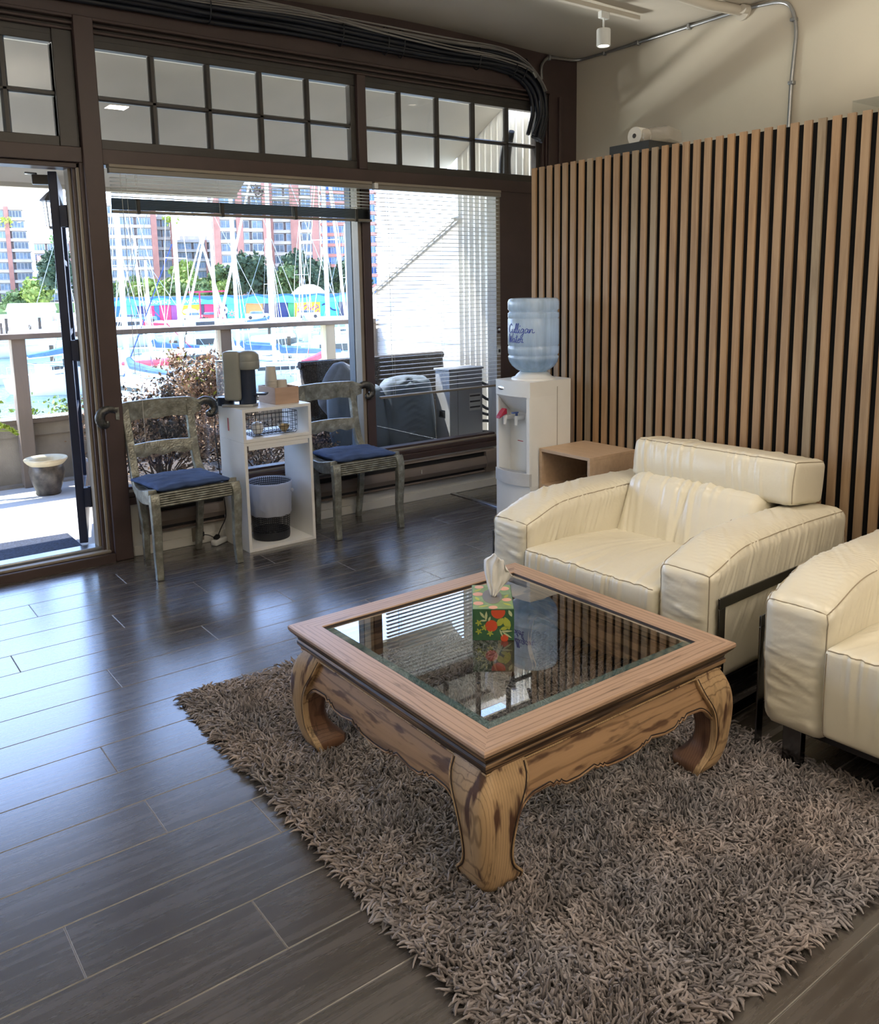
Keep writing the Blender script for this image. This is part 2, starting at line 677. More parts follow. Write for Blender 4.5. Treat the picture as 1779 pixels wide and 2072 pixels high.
MB().grid(cfn, 70, 70).build('ceiling_plaster', 'ceiling_paint', ceil, smooth=True, angle=180)
MB().box(-2.7, 5.1, -2.7, 5.0, 3.24, 3.35).build('ceiling_slab', 'ceiling_paint', ceil)

wr = struct('wall_right', 'cream plaster wall above the slatted partition')
MB().box(4.975, 5.1, -2.6, 4.96, 0, 3.24).build('plaster', 'cream_wall', wr)
for nm, b in (('wall_left', (-2.72, -2.6, -2.72, 4.96, 0, 3.24)), ('wall_back', (-2.6, 5.1, -2.72, -2.6, 0, 3.24))):
    s_ = struct(nm, 'cream plaster wall')
    MB().box(*b).build('plaster', 'cream_wall', s_)

# ------------------------------------------------------------------ slatted partition
def m_slat():
    t = NT('slat_oak')
    v = t.coords((6, 6, 0.45), rand=True)
    a = t.noise(v, 5, 6, 0.6, 0.5)
    c = t.ramp(a, [(0.3, (0.24, 0.158, 0.092)), (0.55, (0.33, 0.225, 0.135)), (0.75, (0.39, 0.275, 0.170))])
    oi = t.new('ShaderNodeObjectInfo')
    g = t.ramp(oi.outputs['Random'], [(0.0, (0.86, 0.98, 1.12)), (0.16, (0.88, 1.0, 1.10)), (0.2, (1, 1, 1)), (0.7, (1.02, 0.97, 0.93)), (1.0, (1.10, 1.0, 0.86))])
    c2 = t.mix(1.0, c, g, 'MULTIPLY')
    t.principled(c2, 0.55, 0, t.bump(t.noise(v, 22, 4), 0.12, 0.002), 0.3)
    return t.m


M['slat'] = m_slat()
part = struct('wall_partition', 'partition faced with vertical oak slats on black felt')
PX = 3.36
MB().box(PX + 0.016, PX + 0.55, -2.6, 3.60, 0, 2.115).build('partition_core', 'white_paint', part)
MB().box(PX + 0.0095, PX + 0.0165, -2.6, 3.605, 0, 2.122).build('felt_backing', 'black', part)
sm = MB().prism([(0, -0.0175), (0.010, -0.0175), (0.010, 0.0175), (0, 0.0175), (-0.0012, 0.0163), (-0.0012, -0.0163)], 0, 2.133, 'z').mesh('slat', 'slat')
for k in range(78):
    put('slat', sm, part, (PX, 3.591 - 0.0597 * k, 0))

# ------------------------------------------------------------------ window wall
wf = struct('wall_front', 'brown painted timber window wall')
Y0 = 4.84
MB().box(-2.6, 4.975, Y0, Y0 + 0.12, 2.90, 3.24).build('header_board', 'brown_paint', wf)
MB().box(-2.6, 4.62, Y0 - 0.022, Y0 + 0.10, 2.885, 2.902).build('header_moulding', 'brown_paint', wf, bevel=0.004)
MB().box(-2.6, 4.60, Y0 - 0.012, Y0 + 0.10, 2.856, 2.870).build('header_moulding', 'brown_paint', wf, bevel=0.004)
MB().box(-2.6, 4.60, Y0 - 0.002, Y0 + 0.10, 2.828, 2.842).build('header_moulding', 'brown_paint', wf, bevel=0.004)
MB().box(-2.6, 4.60, Y0 + 0.02, Y0 + 0.11, 2.80, 2.90).build('header_recess', 'dark_sash', wf)
MB().box(1.30, 1.40, Y0 - 0.03, Y0 + 0.14, 0, 2.90).build('post', 'brown_paint', wf, bevel=0.004)
MB().box(-2.6, 1.30, Y0 - 0.008, Y0 + 0.12, 2.172, 2.25).build('beam', 'brown_paint', wf, bevel=0.003)
MB().box(1.40, 4.975, Y0 - 0.008, Y0 + 0.12, 2.168, 2.25).build('beam', 'brown_paint', wf, bevel=0.003)
MB().box(4.19, 4.975, Y0 + 0.0, Y0 + 0.10, 0.30, 2.17).build('brown_board', 'brown_paint', wf)
MB().box(4.69, 4.975, Y0 + 0.0, Y0 + 0.12, 2.25, 2.90).build('brown_board', 'brown_paint', wf)
for x0, x1, d in ((4.615, 4.635, 0.0), (4.645, 4.66, -0.01), (4.665, 4.69, -0.02), (4.775, 4.80, -0.02)):
    MB().box(x0, x1, Y0 + d, Y0 + 0.05, 2.25, 2.885).build('side_moulding', 'brown_paint', wf, bevel=0.003)
MB().box(4.60, 4.70, Y0 + 0.02, Y0 + 0.05, 2.25, 2.90).build('side_recess', 'dark_sash', wf)
MB().box(1.40, 4.975, Y0, Y0 + 0.12, 0, 0.305).build('lower_panel', 'white_paint', wf)
MB().box(1.40, 4.19, Y0 - 0.018, Y0 + 0.12, 0.305, 0.345).build('sill_board', 'brown_paint', wf, bevel=0.004)
MB().box(1.40, 4.19, Y0 - 0.004, Y0 + 0.10, 0.345, 0.372).build('sill_moulding', 'brown_paint', wf, bevel=0.003)
MB().box(1.40, 4.19, Y0 + 0.012, Y0 + 0.10, 0.372, 0.385).build('sill_moulding', 'beige_trim', wf, bevel=0.002)
MB().box(1.40, 4.19, Y0 + 0.03, Y0 + 0.10, 0.385, 0.40).build('sill_moulding', 'brown_paint', wf, bevel=0.002)
MB().box(-2.6, 0.25, Y0, Y0 + 0.12, 0, 0.90).build('lower_panel', 'brown_paint', wf)
bb = struct('baseboard_front', 'white baseboard under the windows')
MB().box(1.41, 4.975, Y0 - 0.012, Y0 + 0.01, 0, 0.058).build('board', 'white_paint', bb, bevel=0.003)


def transom(name, label, x0, x1, muntins, panes_from_to=None):
    w = struct(name, label)
    z0, z1 = 2.302, 2.762
    MB().box(x0 - 0.06, x1 + 0.06, Y0 + 0.022, Y0 + 0.075, z1, z1 + 0.06).build('sash_rail', 'dark_sash', w, bevel=0.003)
    MB().box(x0 - 0.06, x1 + 0.06, Y0 + 0.022, Y0 + 0.075, z0 - 0.055, z0).build('sash_rail', 'dark_sash', w, bevel=0.003)
    MB().box(x0 - 0.06, x0, Y0 + 0.022, Y0 + 0.075, z0, z1).build('sash_stile', 'dark_sash', w, bevel=0.003)
    MB().box(x1, x1 + 0.04, Y0 + 0.022, Y0 + 0.075, z0, z1).build('sash_stile', 'dark_sash', w, bevel=0.003)
    xs = [x0] + muntins + [x1]
    for m in muntins:
        MB().prism([(m - 0.019, Y0 + 0.06), (m - 0.019, Y0 + 0.045), (m - 0.009, Y0 + 0.03), (m + 0.009, Y0 + 0.03), (m + 0.019, Y0 + 0.045), (m + 0.019, Y0 + 0.06)], z0, z1, 'z').build('muntin', 'dark_sash', w)
    MB().prism([(Y0 + 0.06, 2.502), (Y0 + 0.045, 2.502), (Y0 + 0.03, 2.509), (Y0 + 0.03, 2.521), (Y0 + 0.045, 2.53), (Y0 + 0.06, 2.53)], x0, x1, 'x').build('muntin', 'dark_sash', w)
    for a, b in zip(xs[:-1], xs[1:]):
        for c, d in ((z0, 2.516), (2.516, z1)):
            MB().box(a + 0.004, b - 0.004, Y0 + 0.050, Y0 + 0.054, c + 0.004, d - 0.004).build('pane', 'pane', w)
    return w


transom('window_1', 'small-paned transom window over the open door', 0.40, 1.20, [0.67, 0.965])
transom('window_2', 'ten-pane transom window over the picture window', 1.412, 2.965, [1.715, 2.034, 2.356, 2.670])
transom('window_3', 'ten-pane transom window under the cable bend', 3.072, 4.572, [3.352, 3.665, 3.982, 4.297])
transom('window_6', 'transom window beyond the door', -2.3, 0.16, [-1.9, -1.5, -1.1, -0.7, -0.3])
for n, x in (('trim_1', 3.004), ('trim_2', 0.25)):
    tag(MB().box(x, x + 0.064, Y0 - 0.004, Y0 + 0.10, 2.25, 2.83).build(n, 'brown_paint', None, bevel=0.004), kind='structure')
tag(MB().box(1.20, 1.30, Y0 + 0.01, Y0 + 0.10, 2.25, 2.83).build('trim_3', 'dark_sash', None, bevel=0.004), kind='structure')

w4 = struct('window_4', 'large picture window behind the chairs')
MB().box(1.41, 2.985, Y0 + 0.055, Y0 + 0.060, 0.40, 2.16).build('pane', 'pane', w4)
MB().box(2.985, 3.010, Y0 + 0.01, Y0 + 0.09, 0.40, 2.16).build('frame_stop', 'beige_trim', w4, bevel=0.002)
MB().box(3.012, 3.074, Y0 - 0.006, Y0 + 0.10, 0.345, 2.17).build('mullion', 'brown_paint', w4, bevel=0.003)
M['slate_paint'] = plain('slate_blue_paint', (0.085, 0.12, 0.17), 0.5, var=0.12)
MB().box(2.985, 3.10, Y0 + 0.10, Y0 + 0.17, 0.30, 2.25).build('outer_frame', 'slate_paint', w4)
MB().box(1.40, 4.30, Y0 + 0.10, Y0 + 0.16, 0.20, 0.37).build('outer_sill', 'slate_paint', w4)
w5 = struct('window_5', 'window behind the lowered blind')
MB().box(3.078, 4.152, Y0 + 0.055, Y0 + 0.060, 0.40, 2.16).build('pane', 'pane', w5)
MB().box(4.152, 4.190, Y0 - 0.004, Y0 + 0.10, 0.345, 2.17).build('frame_stile', 'beige_trim', w5, bevel=0.003)
MB().box(4.158, 4.184, Y0 - 0.008, Y0 - 0.003, 1.14, 1.205).slot(0).build('latch_plate', 'brown_paint', w5, bevel=0.001)
MB().ball((4.171, Y0 - 0.012, 1.173), 0.009, 6).build('latch_button', 'white_plastic', w5, smooth=True)
MB().box(4.156, 4.186, Y0 - 0.009, Y0 - 0.003, 0.985, 1.05).build('strike_plate', 'cord_white', w5, bevel=0.001)
MB().box(4.163, 4.180, Y0 - 0.012, Y0 - 0.008, 1.003, 1.032).build('strike_slot', 'black_plastic', w5)
w7 = struct('window_7', 'window beyond the door')
MB().box(-2.5, 0.24, Y0 + 0.055, Y0 + 0.060, 0.90, 2.17).build('pane', 'pane', w7)

# ------------------------------------------------------------------ door: frame and open leaf
d1 = struct('door_1', 'open patio door and its frame')
for x0, x1, d, mt in ((1.283, 1.302, 0.0, 'brown_paint'), (1.268, 1.283, 0.012, 'beige_trim'), (1.252, 1.268, 0.03, 'brown_paint'), (1.236, 1.252, 0.06, 'beige_trim')):
    MB().box(x0, x1, Y0 + d, Y0 + 0.14, 0.05, 2.172).build('jamb_strip', mt, d1, bevel=0.002)
MB().box(0.25, 0.34, Y0, Y0 + 0.14, 0, 2.172).build('jamb', 'brown_paint', d1, bevel=0.003)
MB().box(0.34, 1.30, Y0 + 0.012, Y0 + 0.14, 2.145, 2.172).build('door_head', 'brown_paint', d1, bevel=0.003)
MB().box(0.34, 1.30, Y0 - 0.035, Y0 + 0.03, -0.005, 0.048).build('sill_step', 'brown_paint', d1, bevel=0.004)
MB().box(0.34, 1.285, Y0 - 0.005, Y0 + 0.04, 0.048, 0.062).build('sill_lip', 'beige_trim', d1, bevel=0.003)
MB().box(0.34, 1.262, Y0 + 0.055, Y0 + 0.15, 0.030, 0.078).build('metal_threshold', 'steel', d1, bevel=0.006)
MB().box(0.34, 1.30, Y0 + 0.03, Y0 + 0.16, -0.06, 0.032).build('sill_base', 'dark_sash', d1)
leaf = bpy.data.objects.new('door_leaf', None)
COL.objects.link(leaf)
leaf.parent = d1
leaf.location = (1.205, Y0 + 0.16, 0.0)
leaf.rotation_euler = (0, 0, R(90 - 15.4))
# local: x along the leaf from the hinge, y thickness (left of travel)
for nm, b in (('stile', (0, 0.11, 0, 0.045, 0.085, 2.14)), ('stile', (0.77, 0.88, 0, 0.045, 0.085, 2.14)), ('rail', (0.11, 0.77, 0, 0.045, 0.085, 0.33)), ('rail', (0.11, 0.77, 0, 0.045, 2.03, 2.14))):
    MB().box(*b).build(nm, 'navy_paint', leaf, bevel=0.003)
for z in (0.79, 1.25, 1.66):
    MB().box(0.11, 0.77, 0.008, 0.037, z, z + 0.03).build('glazing_bar', 'navy_paint', leaf)
for a, b in ((0.33, 0.79), (0.82, 1.25), (1.28, 1.66), (1.69, 2.03)):
    MB().box(0.11, 0.77, 0.020, 0.025, a, b).build('glass', 'pane', leaf)
for z in (0.30, 1.13, 1.85):
    MB().box(-0.03, 0.02, -0.035, 0.0, z, z + 0.11).tube([(-0.012, -0.03, z - 0.005), (-0.012, -0.03, z + 0.115)], 0.009, 8).build('hinge', 'navy_paint', leaf)
MB().obox((0.05, 0.07, 2.10), (0.045, 0.11, 0.05)).tube([(0.05, 0.10, 2.13), (0.10, 0.16, 2.14)], 0.008, 6).build('door_closer', 'dark_sash', leaf, bevel=0.004)

# ------------------------------------------------------------------ wall heater along the window wall
h = thing('wall_heater', 'long low brown baseboard heater under the windows', 'heater', (0, 0, 0))
yy = Y0
MB().prism([(yy, 0.292), (yy - 0.055, 0.292), (yy - 0.060, 0.286), (yy - 0.055, 0.282), (yy, 0.270)], 1.45, 4.11, 'x').build('top_flange', 'heater', h)
MB().box(1.47, 4.09, yy - 0.035, yy, 0.13, 0.29).build('inner_slot', 'heater_slot', h)
MB().prism([(yy - 0.048, 0.250), (yy - 0.062, 0.246), (yy - 0.074, 0.215), (yy - 0.074, 0.195), (yy - 0.060, 0.165), (yy - 0.045, 0.160), (yy - 0.040, 0.18), (yy - 0.040, 0.24)], 1.47, 4.105, 'x').build('front_cover', 'heater', h, smooth=True, angle=25)
MB().prism([(yy, 0.128), (yy - 0.050, 0.128), (yy - 0.054, 0.136), (yy - 0.046, 0.142), (yy, 0.142)], 1.46, 4.10, 'x').build('bottom_flange', 'heater', h)
for xa, xb in ((3.99, 4.11), (1.45, 1.50)):
    MB().prism([(yy, 0.295), (yy - 0.060, 0.288), (yy - 0.066, 0.25), (yy - 0.079, 0.215), (yy - 0.079, 0.195), (yy - 0.064, 0.16), (yy - 0.058, 0.125), (yy, 0.125)], xa, xb, 'x').build('end_cap', 'heater', h, bevel=0.003)
MB().box(3.388, 3.393, yy - 0.077, yy - 0.070, 0.205, 0.232).build('damper_tab', 'cord_white', h)

# ------------------------------------------------------------------ blinds
M['shaded_blind'] = plain('shaded_blind', (0.030, 0.030, 0.028), 0.5, var=0.1)  # dark copy of the blind colour: backlit shade painted onto the stack


def slat_mesh(x0, x1):
    return MB().grid(lambda u, v: (x0 + (x1 - x0) * u, (v - 0.5) * 0.025, 0.0022 * (1 - (2 * v - 1) ** 2)), 1, 4).grid(lambda u, v: (x0 + (x1 - x0) * u, (v - 0.5) * 0.025, 0.0022 * (1 - (2 * v - 1) ** 2) - 0.0007), 1, 4).mesh('slat', 'blind', smooth=True)


def blind(label, x0, x1, zs, cords, rail_z, rail_mat='blind_rail', stack=False):
    b = thing('venetian_blind', label, 'blind', (0, Y0 - 0.045, 0), 0)
    MB().box(x0, x1, -0.018, 0.022, 2.122, 2.150).build('headrail', 'blind_rail', b, bevel=0.003)
    MB().box(x0, x1, -0.022, 0.036, 2.150, 2.168).build('valance', 'beige_trim', b, bevel=0.003)
    me = slat_mesh(x0 + 0.006, x1 - 0.006)
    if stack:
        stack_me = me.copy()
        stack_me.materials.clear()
        stack_me.materials.append(M['shaded_blind'])
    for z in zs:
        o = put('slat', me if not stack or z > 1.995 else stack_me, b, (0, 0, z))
        o.rotation_euler = (R(-4), 0, 0)
    MB().box(x0 + 0.004, x1 - 0.004, -0.013, 0.013, rail_z, rail_z + 0.016).build('bottom_rail', rail_mat, b, bevel=0.004)
    for x in cords:
        MB().tube([(x, -0.0135, rail_z + 0.014), (x, -0.0135, 2.125)], 0.0009, 4).tube([(x, 0.0135, rail_z + 0.014), (x, 0.0135, 2.125)], 0.0009, 4).build('ladder_cord', 'cord_white', b)
    return b


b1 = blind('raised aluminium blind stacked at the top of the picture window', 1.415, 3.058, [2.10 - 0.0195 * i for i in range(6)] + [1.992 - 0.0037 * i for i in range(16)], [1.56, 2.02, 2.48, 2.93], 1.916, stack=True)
for x in (1.55, 2.03, 2.50, 2.93):
    MB().box(x, x + 0.018, -0.0165, 0.0165, 1.914, 1.99).build('stack_clip', 'shaded_blind', b1, bevel=0.002)
MB().tube([(1.47, -0.02, 2.12), (1.475, -0.022, 1.6), (1.472, -0.02, 1.05)], 0.0016, 5).tube([(1.50, -0.02, 2.12), (1.498, -0.022, 1.5), (1.50, -0.02, 0.62)], 0.0012, 5).build('pull_cord', 'cord_white', b1)
b2 = blind('half lowered aluminium blind beside the water cooler', 3.078, 4.150, [2.10 - 0.0281 * i for i in range(47)], [3.20, 3.62, 4.03], 0.758)
MB().obox((3.085, -0.012, 2.143), (0.03, 0.03, 0.035)).build('rail_bracket', 'white_plastic', b2, bevel=0.003)
MB().tube([(3.17, -0.02, 2.12), (3.172, -0.022, 1.0)], 0.0016, 5).build('pull_cord', 'cord_white', b2)

# ------------------------------------------------------------------ cable bundle on the header
cb = thing('cable_bundle', 'thick bundle of black cables and grey wires along the window header', 'cables', (0, 0, 0))
M['black_cable'] = plain('black_cable', (0.010, 0.013, 0.022), 0.45, var=0.3, scale=4)
M['grey_cable'] = plain('grey_cable', (0.24, 0.23, 0.22), 0.5, var=0.15)
base = [(-2.5, 3.10), (-1.0, 3.09), (0.3, 3.06), (1.0, 3.04), (1.69, 3.045), (2.1, 3.045), (2.56, 3.055), (3.08, 3.045), (3.66, 3.04), (4.1, 3.052), (4.37, 3.015), (4.52, 2.905), (4.565, 2.75), (4.53, 2.62), (4.50, 2.555)]
sp = catmull([(x, 0, z) for x, z in base], 5)
rng = random.Random(3)
lay = [(0.0, -0.028, 0.020), (0.0, 0.014, 0.018), (-0.035, -0.006, 0.017), (-0.02, 0.040, 0.015), (0.01, -0.058, 0.015), (-0.045, 0.028, 0.014), (-0.05, -0.040, 0.014)]
for i, (oy, oz, r) in enumerate(lay):
    ph, fr = rng.uniform(0, 6), rng.uniform(1.0, 1.7)
    pts = []
    for j, p in enumerate(sp):
        t = (sp[min(j + 1, len(sp) - 1)] - sp[max(j - 1, 0)]).normalized()
        n = Vector((-t.z, 0, t.x))
        L = j * 0.1
        pts.append(Vector((p.x, Y0 - 0.02 - r + oy * 0.9 + 0.004 * math.sin(L * fr + ph), p.z)) + n * (oz + 0.010 * math.sin(L * fr * 1.3 + ph)))
    MB().tube(pts, r, 8).build('cable', 'black_cable', cb, smooth=True, angle=60)
for i in range(7):
    ph, fr, am = rng.uniform(0, 6), rng.uniform(0.8, 1.5), rng.uniform(0.02, 0.04)
    pts = []
    for j, p in enumerate(sp[:-14 - (i % 3)]):
        t = (sp[min(j + 1, len(sp) - 1)] - sp[max(j - 1, 0)]).normalized()
        n = Vector((-t.z, 0, t.x))
        L = j * 0.1
        fold = smoothstep(46, 54, j)
        pts.append(Vector((p.x, Y0 - 0.088 - 0.004 * i, p.z)) + n * ((0.022 + am * math.sin(L * fr + ph) + 0.004 * i) * (1 - fold) + fold * 0.015))
    MB().tube(pts, 0.0055, 6).build('wire', 'grey_cable', cb, smooth=True, angle=60)
for j in (24, 33, 36, 37, 43, 48, 50):
    p = sp[j]
    t = (sp[j + 1] - sp[j - 1]).normalized()
    n = Vector((-t.z, 0, t.x))
    ring = [Vector((p.x, Y0 - 0.052, p.z)) + n * (0.086 * math.cos(a)) + Vector((0, 0.050 * math.sin(a), 0)) for a in [2 * math.pi * k / 16 for k in range(17)]]
    MB().tube(ring, 0.004, 5, caps=False).build('cable_tie', 'black_cable', cb)
MB().obox((4.44, Y0 - 0.10, 2.985), (0.05, 0.02, 0.022), (0, R(50), 0)).build('clamp', 'steel', cb, bevel=0.003)
# the same bundle goes on outside behind the last pane
MB().tube(catmull([(4.40, Y0 + 0.10, 2.62), (4.47, Y0 + 0.22, 2.45), (4.49, Y0 + 0.24, 2.25), (4.45, Y0 + 0.22, 2.0)], 5), 0.022, 8).tube(catmull([(4.36, Y0 + 0.12, 2.62), (4.42, Y0 + 0.24, 2.45), (4.43, Y0 + 0.26, 2.25), (4.40, Y0 + 0.24, 2.0)], 5), 0.016, 8).build('outer_cable', 'black_cable', cb, smooth=True, angle=60)

cd = thing('conduit', 'thin grey metal conduit along the ceiling edge and down the cream wall', 'conduit', (0, 0, 0))
cp = catmull([(4.573, 4.805, 2.98), (4.585, 4.815, 3.08), (4.66, 4.822, 3.145), (4.80, 4.822, 3.158), (4.92, 4.80, 3.16), (4.958, 4.70, 3.165), (4.960, 4.23, 3.165), (4.960, 3.80, 3.168), (4.960, 3.42, 3.172), (4.960, 3.24, 3.165), (4.960, 3.12, 3.145), (4.960, 3.06, 3.09), (4.960, 3.028, 2.967), (4.960, 3.035, 2.80), (4.960, 3.045, 2.60), (4.960, 3.05, 2.0)], 5)
MB().tube(cp, 0.0115, 8).build('conduit_pipe', 'steel', cd, smooth=True, angle=60)
for p in ((4.66, 4.815, 3.145, 0), (4.96, 4.55, 3.165, 1), (4.96, 4.23, 3.165, 1), (4.96, 3.80, 3.168, 1), (4.96, 3.045, 3.03, 2), (4.96, 3.04, 2.67, 2)):
    sz = {0: (0.018, 0.03, 0.036), 1: (0.036, 0.02, 0.036), 2: (0.036, 0.036, 0.02)}[p[3]]
    MB().obox(p[:3], sz).build('conduit_clip', 'steel', cd, bevel=0.004)

wp = thing('ceiling_pipe', 'white painted pipe with a flange in the ceiling corner', 'pipe', (0, 0, 0))
MB().tube([(4.93, 3.40, 3.165), (4.60, 3.40, 3.145), (2.0, 3.30, 3.145)], 0.032, 12).build('pipe', 'ceiling_paint', wp, smooth=True, angle=50)
MB().tube([(4.972, 3.40, 3.165), (4.955, 3.40, 3.165)], 0.055, 16).tube([(4.955, 3.36, 3.165), (4.90, 3.36, 3.16)], 0.028, 10).build('flange', 'ceiling_paint', wp, smooth=True, angle=40)

tl = thing('track_light', 'white ceiling track with one cylindrical spotlight', 'lamp', (4.20, 3.86, 3.155))
MB().box(-2.6, 0.32, -0.018, 0.018, -0.004, 0.022).build('track', 'ceiling_paint', tl, bevel=0.003)
MB().box(-0.035, 0.035, -0.016, 0.016, -0.045, -0.004).build('adapter', 'white_plastic', tl, bevel=0.003)
MB().tube([(0, 0, -0.045), (0, 0, -0.11)], 0.006, 8).build('stem', 'white_plastic', tl)
MB().lathe([(0.0, -0.105), (0.040, -0.105), (0.043, -0.110), (0.043, -0.205), (0.036, -0.205), (0.034, -0.195), (0, -0.195)], n=24).build('lamp_shade', 'white_plastic', tl, smooth=True)
t_ = NT('lamp_glow')
em = t_.new('ShaderNodeEmission')
em.inputs[0].default_value = (1.0, 0.86, 0.68, 1)
em.inputs[1].default_value = 6.0
t_.link(em.outputs[0], t_.out.inputs[0])
M['lamp_glow'] = t_.m
MB().lathe([(0.0, -0.1985), (0.035, -0.1985)], n=24).build('bulb', 'lamp_glow', tl)
sd = bpy.data.lights.new('spot', 'SPOT')
sd.energy = 14
sd.color = (1.0, 0.84, 0.66)
sd.spot_size = R(95)
sd.spot_blend = 0.8
sd.shadow_soft_size = 0.03
so = bpy.data.objects.new('spot_lamp', sd)
COL.objects.link(so)
so.parent = tl
so.location = (0, 0, -0.21)

# ------------------------------------------------------------------ things on top of the partition
bx = thing('black_box', 'flat black box lying on top of the slatted partition', 'box', (3.50, 2.905, 2.115))
MB().box(0, 0.26, 0, 0.26, 0, 0.006).box(0, 0.006, 0, 0.26, 0.006, 0.085).box(0.254, 0.26, 0, 0.26, 0.006, 0.085).box(0.006, 0.254, 0, 0.006, 0.006, 0.085).box(0.006, 0.254, 0.254, 0.26, 0.006, 0.085).build('tray', plain('charcoal_board', (0.025, 0.028, 0.030), 0.6), bx)
MB().box(0.006, 0.254, 0.006, 0.254, 0.075, 0.081).build('lid', plain('charcoal_lid', (0.05, 0.052, 0.055), 0.5), bx)
rl = thing('white_roll', 'white roll lying on the black box', 'roll', (3.60, 3.06, 2.2015))
MB().tube([(-0.03, 0, 0.045), (0.05, 0, 0.045)], 0.045, 20).build('roll', 'white_paint', rl, smooth=True, angle=40)
MB().tube([(-0.032, 0, 0.045), (0.052, 0, 0.045)], 0.012, 12).build('core', 'dark_sash', rl, smooth=True, angle=40)
M['clear_plastic'] = pane_mat('clear_plastic', (0.92, 0.9, 0.86), 1.5, 0.12, 0.25, (0.75, 0.7, 0.66))
pk = MB().rbox((0, 0, 0.032), (0.10, 0.075, 0.032), 0.018, (5, 5, 3), fn=lambda p, n, u: p + n * 0.006 * noise.noise(p * 30)).build('plastic_pack', 'clear_plastic', None, smooth=True, angle=180, loc=(3.66, 2.985 - 0.09, 2.2025))
pk.rotation_euler = (0, 0, R(20))
pk.location = (3.63, 2.93, 2.2015)
tag(pk, 'crumpled clear plastic packet beside the white roll', 'packet')
tag(MB().box(0, 0.3, 0, 0.003, 0, 0.1).box(0, 0.3, -0.35, 0.003, 0.097, 0.1).box(0, 0.003, -0.35, 0, 0, 0.1).build('clear_tray', 'pane', None, loc=(3.55, 1.90, 2.1155)), 'clear plastic tray upside down on the partition by the picture edge', 'tray')


# ------------------------------------------------------------------ coffee table
def m_oldwood(name, grain, light, dark, stain, stain_amt=0.5, rough=0.42, scale=1.0, sb=None):
    t = NT(name)
    st = {'x': (1.2, 22, 22), 'z': (22, 22, 1.2)}[grain]
    sb = sb or {'x': (3.0, 9, 9), 'z': (9, 9, 2.4)}[grain]
    v = t.coords(st, rand=True)
    vb = t.coords(sb, rand=True)
    g = t.noise(v, 2.6 * scale, 6, 0.65, 0.7)
    c = t.ramp(g, [(0.30, tuple(x * 0.42 for x in light)), (0.42, light), (0.62, tuple(min(1, x * 1.12) for x in light)), (0.75, tuple(x * 0.75 for x in light))])
    wv = t.new('ShaderNodeTexWave')
    wv.inputs['Scale'].default_value = 1.1 if grain == 'x' else 2.4
    wv.inputs['Distortion'].default_value = 7 if grain == 'x' else 2.5
    wv.inputs['Detail'].default_value = 3
    wv.inputs['Detail Scale'].default_value = 0.9
    wv.bands_direction = 'Y' if grain == 'x' else 'X'
    vv = t.coords({'x': (1.6, 16, 16), 'z': (16, 16, 1.6)}[grain], rand=True)
    t.link(vv, wv.inputs['Vector'])
    lines = t.ramp(wv.outputs['Fac'], [(0.0, (0.45, 0.42, 0.40)), (0.12, (1, 1, 1)), (1.0, (1, 1, 1))])
    c = t.mix(0.75, c, lines, 'MULTIPLY')
    s = t.ramp(t.noise(vb, 1.6, 3, 0.5), [(stain, (0, 0, 0)), (stain + 0.07, (1, 1, 1))])
    m = t.new('ShaderNodeMath', operation='MULTIPLY')
    t.link(s, m.inputs[0])
    m.inputs[1].default_value = stain_amt
    c = t.mix(m.outputs[0], c, dark)
    t.principled(c, rough, 0, t.bump(g, 0.22, 0.002), 0.4)
    return t.m


M['table_top_wood'] = m_oldwood('table_top_wood', 'x', (0.41, 0.275, 0.195), (0.14, 0.08, 0.055), 0.64, 0.6, 0.38)
M['table_mould_wood'] = m_oldwood('table_mould_wood', 'x', (0.31, 0.195, 0.105), (0.030, 0.016, 0.011), 0.45, 0.95, 0.42, sb=(1.2, 60, 60))
M['table_apron_wood'] = m_oldwood('table_apron_wood', 'x', (0.36, 0.220, 0.120), (0.080, 0.038, 0.023), 0.51, 0.80, 0.42, sb=(4, 16, 16))
M['table_leg_wood'] = m_oldwood('table_leg_wood', 'z', (0.46, 0.310, 0.170), (0.075, 0.032, 0.020), 0.575, 0.95, 0.42, sb=(14, 14, 3.2))
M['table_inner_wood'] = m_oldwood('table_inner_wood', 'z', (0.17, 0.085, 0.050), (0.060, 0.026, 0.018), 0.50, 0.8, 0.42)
M['groove'] = plain('dark_groove', (0.022, 0.010, 0.007), 0.6, var=0.2)

